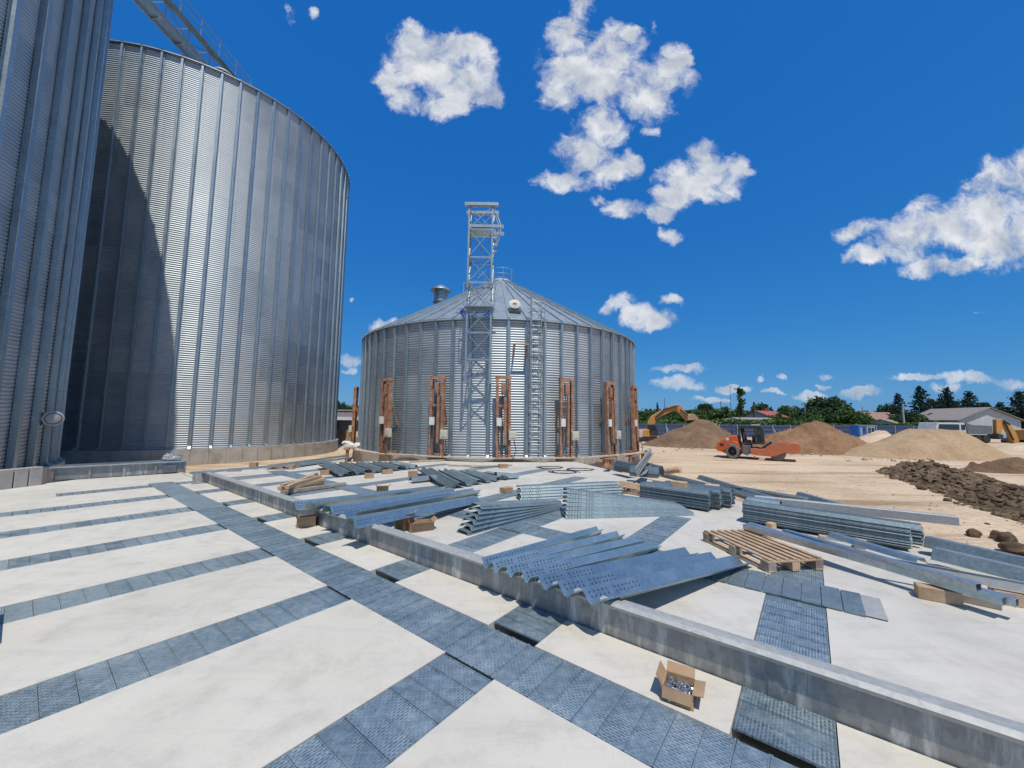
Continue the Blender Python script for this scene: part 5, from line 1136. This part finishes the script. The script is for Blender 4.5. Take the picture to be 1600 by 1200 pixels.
m = MB(); m.bb(-4, 4, 2.9, 3.1, 0, hs); m.bb(-4, -3.8, 0, 2.9, 0, hs); m.bb(3.8, 4, 0, 2.9, 0, hs); m.bb(-4, -1.1, -.1, .0, 0, hs-.2); m.bb(-1.1, 4, -.1, .0, hs*.55, hs-.2); m.build('wall', M['plaster'], sh)
MB().bb(-4.3, 4.3, -.5, 3.4, hs, hs+.2).build('roof', M['slate'], sh); m = MB(); m.bb(-1.0, 3.7, .6, .7, 0, hs*.5); m.build('dark_opening', M['charcoal'], sh)  # charcoal sheet in the open front, standing in for the shade inside
def pole(px, pt, depth, label, arms=0, mat='pole', r=.13):
    p = W(px, pt, depth); o = thing('utility_pole', label, 'pole', (p.x, p.y, GZ)); h = p.z-GZ
    m = MB(); m.tube([(0, 0, 0), (0, 0, h)], [r, r*.6], 10); m.build('pole_shaft', M[mat], o)
    if arms: m = MB(); m.bar((-.8, 0, h-.4), (.8, 0, h-.4), .1, .1); [m.lathe([(.03, 0), (.06, .05), (.03, .15)], 8, (x, 0, h-.35)) for x in (-.7, 0, .7)]; m.build('crossarm', M['oldwood'], o)
    return o
pole(1410, 631, 74, 'pale concrete pole in front of the first dark conifer', 0, r=.2); pole(1347.5, 635, 90, 'short pale pole rising beside the round tree', 0, r=.2); pole(1257, 629, 80, 'thin metal pole left of the large round tree', 0, 'greycab', .1)
pole(1178, 628, 84, 'stout dark pole behind the roller cab', 0, 'bark', .28); pole(1126, 627, 110, 'wooden pole with crossarm above the green bushes', 1, 'bark', .14); pole(1038, 622, 100, 'thin pole rising left of the excavator boom', 0, 'bark', .1); pole(1214, 640, 110, 'faint far pole with crossarm left of the thin metal pole', 1, 'bark', .12)

# ------------------------------------------------------------------ trees
def leafquads(pts, size, rr, jit=.6):
    n = len(pts); P = np.array(pts); q = np.empty((n, 4, 3))
    a = np.array([[rr.gauss(0, 1) for _ in range(3)] for _ in range(n)]); a /= np.linalg.norm(a, axis=1)[:, None]
    b_ = np.array([[rr.gauss(0, 1) for _ in range(3)] for _ in range(n)]); b_ -= a*(a*b_).sum(1)[:, None]; b_ /= np.linalg.norm(b_, axis=1)[:, None]
    s_ = size*(1+jit*(np.array([rr.random() for _ in range(n)])-.5))[:, None]
    q[:, 0] = P-a*s_-b_*s_*.55; q[:, 1] = P+a*s_-b_*s_*.55; q[:, 2] = P+a*s_*.8+b_*s_*.55; q[:, 3] = P-a*s_*.8+b_*s_*.55
    return q.reshape(-1, 3).tolist(), [(4*i, 4*i+1, 4*i+2, 4*i+3) for i in range(n)]
def broad_mesh(seed, n=3000):                            # unit tree: height 1, crown about 1 wide
    rr = random.Random(seed); cl = []
    for i in range(24):
        while True:
            p = Vector((rr.uniform(-1, 1), rr.uniform(-1, 1), rr.uniform(-1, 1)))
            if p.length < 1: break
        z = .56+p.z*.30; r = rr.uniform(.10, .19); cl.append((Vector((p.x*.36, p.y*.36, z)), r))
    pts = []
    for i in range(n):
        c, r = rr.choice(cl); d = Vector((rr.gauss(0, 1), rr.gauss(0, 1), rr.gauss(0, 1))).normalized(); pts.append(c+d*r*rr.uniform(.55, 1.08)*(1+.25*mnoise.noise(d*2+c*9)))
    c = MB().add(*leafquads(pts, .027, rr)); t = MB(); t.tube([(0, 0, 0), (.01, 0, .2), (.0, .01, .45)], [.035, .026, .012], 8)
    for i in range(7):
        p, r = cl[i]; t.tube([(0, 0, .22+.03*i), tuple(p*.6+Vector((0, 0, .16))), tuple(p)], [.014, .009, .004], 5)
    return c, t
def conifer_mesh(seed, n=1900):
    rr = random.Random(seed); pts = []; t = MB(); t.tube([(0, 0, 0), (0, 0, 1)], [.025, .004], 8)
    nb_ = 64
    for i in range(nb_):
        f = i/nb_; z = .14+.84*f; L_ = (.40*(1-f)**.75+.02)*rr.uniform(.65, 1.12); a = i*2.4+rr.uniform(-.3, .3); e = Vector((math.cos(a)*L_, math.sin(a)*L_, -.02+.05*f)); t.tube([(0, 0, z), tuple(Vector((0, 0, z))+e)], [.007, .002], 4)
        for k in range(int(n/nb_*(1.5-f))):
            s_ = rr.random()**.7; pts.append(Vector((0, 0, z))+e*s_+Vector((rr.gauss(0, .02), rr.gauss(0, .02), rr.gauss(-.008, .013)))*(1+.6*(1-f)))
    return MB().add(*leafquads(pts, .020, rr)), t
tm = {}
for key, fn, mats in [('b%d' % i, broad_mesh, ('leaf' if i < 3 else 'leafd')) for i in range(5)]+[('c%d' % i, conifer_mesh, 'needle') for i in range(4)]:
    c, t = fn(hash(key) % 1 + ord(key[1])*7+ord(key[0])); a_ = c.build('crown', M[mats]); b_ = t.build('trunk', M['bark'], smooth=True); tm[key] = (a_.data, b_.data); bpy.data.objects.remove(a_); bpy.data.objects.remove(b_)
def tree(px, pt, wpx, depth, key, label, group=None):
    p = W(px, pt, depth); h = p.z-GZ; w = wpx*depth/595.3
    o = thing('broadleaf_tree' if key[0] == 'b' else 'conifer_tree', label, 'tree', (p.x, p.y, GZ), random.uniform(0, 6.28), group)
    base = .9 if key[0] == 'b' else .76; sx = w/base
    for nm, me in zip(('crown', 'trunk'), tm[key]): c = bpy.data.objects.new(nm, me); col.objects.link(c); c.parent = o; c.scale = (sx, sx, h/(.93 if key[0] == 'b' else 1.))
    return o
far = 'green trees behind the blue fence'
for a in [(1027, 629, 12, 96, 'c0', 'tiny pointed conifer behind the excavator', None), (1015, 640, 34, 92, 'b0', 'bushy green tree behind the excavator cab', None), (1060, 643, 40, 88, 'b1', 'low green bush under the excavator boom', None), (1080, 640, 40, 90, 'b2', 'green bush beside the excavator bucket', None),
          (1104, 628, 40, 100, 'b3', 'dark round tree behind the dark gravel mound', None), (1126, 636, 44, 92, 'b1', 'bright bushy tree behind the dark gravel mound, right half', None), (1092, 638, 30, 86, 'b0', 'small bush in front of the dark round tree', None), (1148, 642, 26, 84, 'b2', 'bush at the foot of the sparse sapling', None),
          (1188, 628, 34, 108, 'b3', 'dark tree rising behind the red roofed house', None), (1230, 634, 44, 96, 'b2', 'light green tree right of the red roofed house', None), (1212, 646, 30, 84, 'b1', 'bush in front of the red roofed house', None), (1250, 642, 36, 90, 'b0', 'bushy tree by the thin metal pole', None), 
          (1296, 618, 74, 92, 'b4', 'largest round tree, rising behind the reddish soil mound', None), (1272, 634, 50, 86, 'b3', 'dark tree at the left foot of the largest round tree', None), (1328, 638, 50, 84, 'b0', 'bush at the right foot of the largest round tree', None), (1268, 645, 36, 74, 'b1', 'pale bush in front of the largest round tree', None), (1345, 648, 30, 80, 'b2', 'low bush left of the faded red house', None),
          (1384, 629, 30, 104, 'b3', 'mid green tree left of the first tall conifer', None), (1402, 614, 34, 86, 'c1', 'first tall dark conifer, behind the pale concrete pole', None), (1436, 603, 44, 92, 'c2', 'tallest pointed conifer left of the large pale house', None), (1478, 605, 48, 92, 'c3', 'broad conifer directly behind the large pale house', None), (1514, 611, 46, 94, 'c1', 'conifer with rounded top behind the house ridge', None), (1592, 611, 60, 84, 'c0', 'wide dark conifer at the right picture edge', None), (1562, 628, 40, 98, 'c2', 'smaller conifer between the house and the right edge', None), (1538, 626, 40, 110, 'b3', 'dark round tree behind the right end of the large house', None), (1458, 622, 40, 104, 'b4', 'dark tree filling the gap between the tall conifers', None), (1496, 622, 40, 104, 'b4', 'dark tree right of the broad conifer', None),
          (1426, 642, 40, 78, 'b3', 'dark bush beside the pale concrete pole', None), (1405, 646, 30, 82, 'b1', 'green bush below the first tall conifer', None), (1445, 645, 30, 80, 'b4', 'bush left of the large pale house', None), (1620, 625, 50, 90, 'c3', 'conifer leaning into the picture at the right edge', None), (1580, 640, 40, 96, 'b4', 'dark bush below the wide conifer', None),
          (530, 625, 26, 90, 'b3', 'green tree in the gap between the tall and small silo', None), (545, 631, 26, 96, 'b0', 'lighter tree in the gap beside the small silo', None)]: tree(*a[:6], a[6])
# sparse sapling
p = W(1153, 604, 50); sp = thing('sapling', 'tall sparse sapling with dark leaves left of the roller', 'tree', (p.x, p.y, GZ)); h = p.z-GZ; rr = random.Random(4); t = MB(); pts = []
t.tube([(0, 0, 0), (.05, 0, h*.5), (.15, 0, h)], [.07, .05, .015], 7)
for i in range(34):
    z = h*rr.uniform(.42, .97); L_ = rr.uniform(.25, .8)*(1.3-z/h); a = rr.uniform(0, 6.3); e = Vector((math.cos(a)*L_+.15, math.sin(a)*L_, L_*.7)); t.tube([(.1, 0, z), tuple(Vector((.1, 0, z))+e)], [.02, .006], 4)
    for k in range(13): pts.append(Vector((.1, 0, z))+e*rr.uniform(.3, 1.1)+Vector((rr.gauss(0, .12), rr.gauss(0, .12), rr.gauss(0, .12))))
t.build('trunk', M['bark'], sp); MB().add(*leafquads(pts, .17, rr)).build('crown', M['leafd'], sp)
p = W(1140, 598, 52); bt_ = thing('bare_sapling', 'thin bare sapling standing left of the dark leaved one', 'tree', (p.x, p.y, GZ)); h = p.z-GZ; t = MB(); t.tube([(0, 0, 0), (.04, 0, h)], [.05, .012], 6)
for i in range(14): z = h*rr.uniform(.3, .95); a = rr.uniform(0, 6.3); t.tube([(.02, 0, z), (.02+math.cos(a)*.4, math.sin(a)*.4, z+.7)], [.014, .004], 4)
t.build('trunk', M['bark'], bt_)
# far wood that reads as one mass
rr = random.Random(12); pts = []
for i in range(15000):
    x = rr.uniform(-75, 190); y = rr.uniform(118, 150); hh = 5.2+1.9*mnoise.noise(Vector((x*.06, y*.05, 1)))+1.3*mnoise.noise(Vector((x*.2, y*.1, 5)))
    pts.append(Vector((x, y, GZ+hh*rr.random()**.45)))
tag(MB().add(*leafquads(pts, .55, rr)).build('distant_wood', M['leafd']), 'dark far off wood running along the horizon', 'wood', None, 'stuff')
pts = []
for i in range(9000):
    x = rr.uniform(16, 70); y = rr.uniform(61, 66); hh = 2.1+1.6*mnoise.noise(Vector((x*.15, y*.2, 2))); pts.append(Vector((x, y, GZ+hh*rr.random()**.5)))
tag(MB().add(*leafquads(pts, .24, rr)).build('undergrowth', M['leaf']), 'green undergrowth growing behind the blue fence', 'undergrowth', None, 'stuff')
# wires between far poles
for z_ in (0,):
    a_, b_ = W(1002, 638, 112), W(1330, 640, 112); m = MB(); m.tube([a_.lerp(b_, t)+Vector((0, 0, -.8*math.sin(PI*t))) for t in np.linspace(0, 1, 16)], .03, 4); one('power_line', m, M['charcoal'], 'thin power line above the far green trees', 'power line', org=a_)

# ------------------------------------------------------------------ sky with clouds, sun, camera
SAZ, SEL = R_(163), R_(66.5)
w = bpy.data.worlds.new('World'); sc.world = w; w.use_nodes = True; nt = w.node_tree; L = nt.links.new
bg = nt.nodes['Background']; STR = .10; bg.inputs[1].default_value = STR
sky = nt.nodes.new('ShaderNodeTexSky'); sky.sky_type = 'NISHITA'; sky.sun_disc = False; sky.sun_elevation = SEL; sky.sun_rotation = SAZ; sky.air_density = 1.0; sky.dust_density = .35; sky.ozone_density = 2.2
hs = nt.nodes.new('ShaderNodeHueSaturation'); hs.inputs['Saturation'].default_value = 1.22; hs.inputs['Value'].default_value = 1.0; L(sky.outputs[0], hs.inputs['Color'])
sx_ = nt.nodes.new('ShaderNodeSeparateColor'); L(hs.outputs[0], sx_.inputs[0]); sc_ = nt.nodes.new('ShaderNodeCombineColor')
for i_, (p_, k_) in enumerate(((.97, .24), (.55, .418), (.31, .676))):
    L(math_(nt, 'MULTIPLY', math_(nt, 'POWER', math_(nt, 'MAXIMUM', math_(nt, 'MULTIPLY', sx_.outputs[i_], STR), 0.0001), p_), k_*(1., 1.03, 1.05)[i_]/STR), sc_.inputs[i_])
tc = nt.nodes.new('ShaderNodeTexCoord'); sp_ = nt.nodes.new('ShaderNodeSeparateXYZ'); L(tc.outputs['Generated'], sp_.inputs[0])
yy = math_(nt, 'MAXIMUM', sp_.outputs[1], .05)
cu = math_(nt, 'DIVIDE', sp_.outputs[0], yy); cvv = math_(nt, 'DIVIDE', sp_.outputs[2], yy)
cb = nt.nodes.new('ShaderNodeCombineXYZ'); L(cu, cb.inputs[0]); L(cvv, cb.inputs[1])
def vm_(op, a, b_=None, s_=None):
    n = nt.nodes.new('ShaderNodeVectorMath'); n.operation = op
    for i, x in enumerate((a, b_)):
        if x is None: continue
        if isinstance(x, (tuple, Vector)): n.inputs[i].default_value = x
        else: L(x, n.inputs[i])
    if s_ is not None: n.inputs['Scale'].default_value = s_
    return n
def fbm(vec, scale, detail, rough, dist=0):
    n = N(nt, 'ShaderNodeTexNoise', Scale=scale, Detail=detail, Roughness=rough, Distortion=dist); L(vec, n.inputs['Vector']); return n
wn = fbm(cb.outputs[0], 12., 4, .6)
wob = vm_('SCALE', vm_('SUBTRACT', wn.outputs['Color'], (.5, .5, .5)).outputs[0], None, .075)
wp = vm_('ADD', cb.outputs[0], wob.outputs[0]).outputs[0]
CL = [(650, 100, 55, 52, 0), (692, 112, 62, 50, 0), (735, 122, 46, 40, 0), (650, 58, 20, 26, 0), (632, 152, 28, 26, 0), (700, 165, 38, 24, 0), (767, 147, 26, 18, 0), (738, 75, 28, 22, 0), (612, 122, 22, 34, 0),
      (908, 12, 22, 26, 0), (888, 58, 32, 42, 0), (900, 108, 54, 42, 0), (950, 78, 44, 44, 0), (878, 152, 28, 28, 0), (940, 128, 58, 38, 0), (990, 60, 22, 24, 0), (1010, 140, 46, 44, 0), (1050, 112, 34, 38, 0), (1068, 90, 18, 20, 0), (932, 200, 40, 36, 0), (912, 240, 38, 38, 0), (890, 282, 40, 16, 0), (950, 268, 44, 20, 20), (985, 252, 16, 14, 0),
      (1018, 40, 10, 22, 0), (1018, 205, 16, 10, 0),
      (1096, 244, 26, 26, 0), (1076, 284, 44, 34, 0), (1112, 276, 42, 30, 0), (1050, 310, 34, 26, 0), (1142, 264, 26, 20, 15), (1170, 268, 16, 8, 0), (975, 325, 26, 16, 0), (1030, 334, 24, 14, 0), (1050, 371, 18, 10, -20), (935, 312, 14, 10, 0),
      (1600, 305, 60, 56, 0), (1545, 330, 66, 46, 20), (1480, 352, 74, 40, 15), (1420, 374, 60, 28, 10), (1365, 398, 46, 14, 5), (1345, 360, 38, 15, 20), (1480, 412, 56, 14, 8), (1580, 372, 70, 44, 5), (1640, 330, 80, 70, 0),
      (965, 475, 28, 17, 20), (1000, 492, 34, 22, 0), (1022, 500, 38, 17, 0), (1050, 472, 18, 11, 0), (598, 508, 26, 11, 15), (552, 560, 16, 12, 0), (548, 578, 15, 7, 0), (548, 464, 6, 5, 0),
      (1068, 573, 44, 8, 0), (1058, 598, 42, 11, 0), (1145, 604, 24, 6, 0), (1228, 588, 8, 5, 0), (1186, 589, 9, 5, 0), (1294, 590, 13, 5, 8), (1440, 588, 44, 7, 0), (1520, 595, 40, 10, -6), (1340, 614, 36, 9, 8), (1270, 621, 30, 7, 0), (1290, 606, 12, 4, 0), (1528, 492, 24, 4, 5), (1480, 608, 26, 8, 0), (1575, 604, 30, 10, 0), (1205, 612, 20, 5, 0), (1110, 622, 30, 6, 0),
      (455, 25, 12, 20, 30), (490, 20, 8, 10, 0)]
weak = {(1018, 40), (455, 25), (490, 20), (1528, 492), (1018, 205), (935, 312)}
f = None; lowf = None
for (px, py, rx, ry, rot) in CL:
    d = ray(px, py); c0 = (d.x/d.y, d.z/d.y, 0); k = (1.33 if py < 440 else 1.12)/F
    ca, sa = math.cos(R_(rot)), math.sin(R_(rot))
    if rot == 0:
        dn_ = vm_('MULTIPLY_ADD', wp, (1/(rx*k), 1/(ry*k), 0)); dn_.inputs[2].default_value = (-c0[0]/(rx*k), -c0[1]/(ry*k), 0)
        e = vm_('DOT_PRODUCT', dn_.outputs[0], dn_.outputs[0]).outputs['Value']
        s0 = .45 if (px, py) in weak else 1.
        g = math_(nt, 'SUBTRACT', s0, e); f = g if f is None else math_(nt, 'SMOOTH_MAX', f, g, .25); continue
    df = vm_('SUBTRACT', wp, c0).outputs[0]
    q1 = vm_('DOT_PRODUCT', df, (ca/(rx*k), sa/(rx*k), 0)).outputs['Value']; q2 = vm_('DOT_PRODUCT', df, (-sa/(ry*k), ca/(ry*k), 0)).outputs['Value']
    e = math_(nt, 'MULTIPLY_ADD', q1, q1, math_(nt, 'MULTIPLY', q2, q2))
    s0 = .45 if (px, py) in weak else 1.
    g = math_(nt, 'SUBTRACT', s0, e); f = g if f is None else math_(nt, 'SMOOTH_MAX', f, g, .25)
n1 = fbm(wp, 9., 8, .66, .2); r1_ = fbm(wp, 7., 4, .5); r2_ = fbm(vm_('ADD', wp, (.008, .028, 0)).outputs[0], 7., 4, .5)
back = math_(nt, 'LESS_THAN', sp_.outputs[1], .02)
dens = math_(nt, 'MULTIPLY_ADD', math_(nt, 'SUBTRACT', n1.outputs[0], .5), 5.0, math_(nt, 'MULTIPLY_ADD', f, 1.3, -.10))
alpha = nt.nodes.new('ShaderNodeMapRange'); alpha.interpolation_type = 'SMOOTHSTEP'; alpha.inputs[1].default_value = -.25; alpha.inputs[2].default_value = 1.35; L(dens, alpha.inputs[0])
relief = math_(nt, 'MULTIPLY_ADD', math_(nt, 'SUBTRACT', r1_.outputs[0], r2_.outputs[0]), 1.9, .84)
thickn = math_(nt, 'MULTIPLY', math_(nt, 'MAXIMUM', f, 0), -.34)
shade = math_(nt, 'ADD', relief, thickn)
cc = ramp(nt, shade, [(.12, (.40, .45, .54)), (.45, (.58, .62, .68)), (.75, (.80, .82, .84)), (1., (.92, .92, .92))]).outputs[0]
cs = vm_('SCALE', cc, None, 1/STR).outputs[0]
# scattered clouds behind the viewer for the metal to mirror
nb_ = fbm(tc.outputs['Generated'], 3.2, 4, .6); ab = ramp(nt, nb_.outputs[0], [(.56, (0, 0, 0)), (.66, (1, 1, 1))]).outputs[0]
up_ = math_(nt, 'GREATER_THAN', sp_.outputs[2], .03)
al = math_(nt, 'MULTIPLY', math_(nt, 'MULTIPLY', alpha.outputs[0], math_(nt, 'SUBTRACT', 1., back)), math_(nt, 'MINIMUM', .97, math_(nt, 'MULTIPLY_ADD', cvv, 1.7, .52)))
al2 = math_(nt, 'MULTIPLY', math_(nt, 'MULTIPLY', ab, math_(nt, 'MULTIPLY', back, up_)), .8)
alf = math_(nt, 'ADD', al, al2)
mx = nt.nodes.new('ShaderNodeMix'); mx.data_type = 'RGBA'; L(alf, mx.inputs[0]); L(sc_.outputs[0], mx.inputs[6]); L(cs, mx.inputs[7]); L(mx.outputs[2], bg.inputs[0])
w.cycles.sampling_method = 'MANUAL'; w.cycles.sample_map_resolution = 512
sl = bpy.data.lights.new('sun', 'SUN'); sl.energy = 3.75; sl.angle = R_(.53); sl.color = (1., .94, .83)
so = bpy.data.objects.new('sun', sl); col.objects.link(so)
sdir = Vector((math.sin(SAZ)*math.cos(SEL), math.cos(SAZ)*math.cos(SEL), math.sin(SEL))); so.rotation_euler = sdir.to_track_quat('Z', 'Y').to_euler(); so.location = sdir*50
cam = bpy.data.cameras.new('camera'); cam.sensor_width = 36; cam.lens = F/1600*36; cam.clip_start = .05; cam.clip_end = 4000
co = bpy.data.objects.new('camera', cam); col.objects.link(co); co.matrix_world = Matrix.Translation((0, 0, H)) @ (Matrix.Rotation(PI/2+PIT, 4, 'X') @ Matrix.Rotation(ROLL, 4, 'Z'))
sc.camera = co
vs_ = sc.view_settings; sc.display_settings.display_device = 'sRGB'; vs_.view_transform = 'Standard'; vs_.look = 'None'; vs_.exposure = 0; vs_.gamma = 1; vs_.use_curve_mapping = False
sc.render.engine = 'CYCLES'; sc.cycles.max_bounces = 6
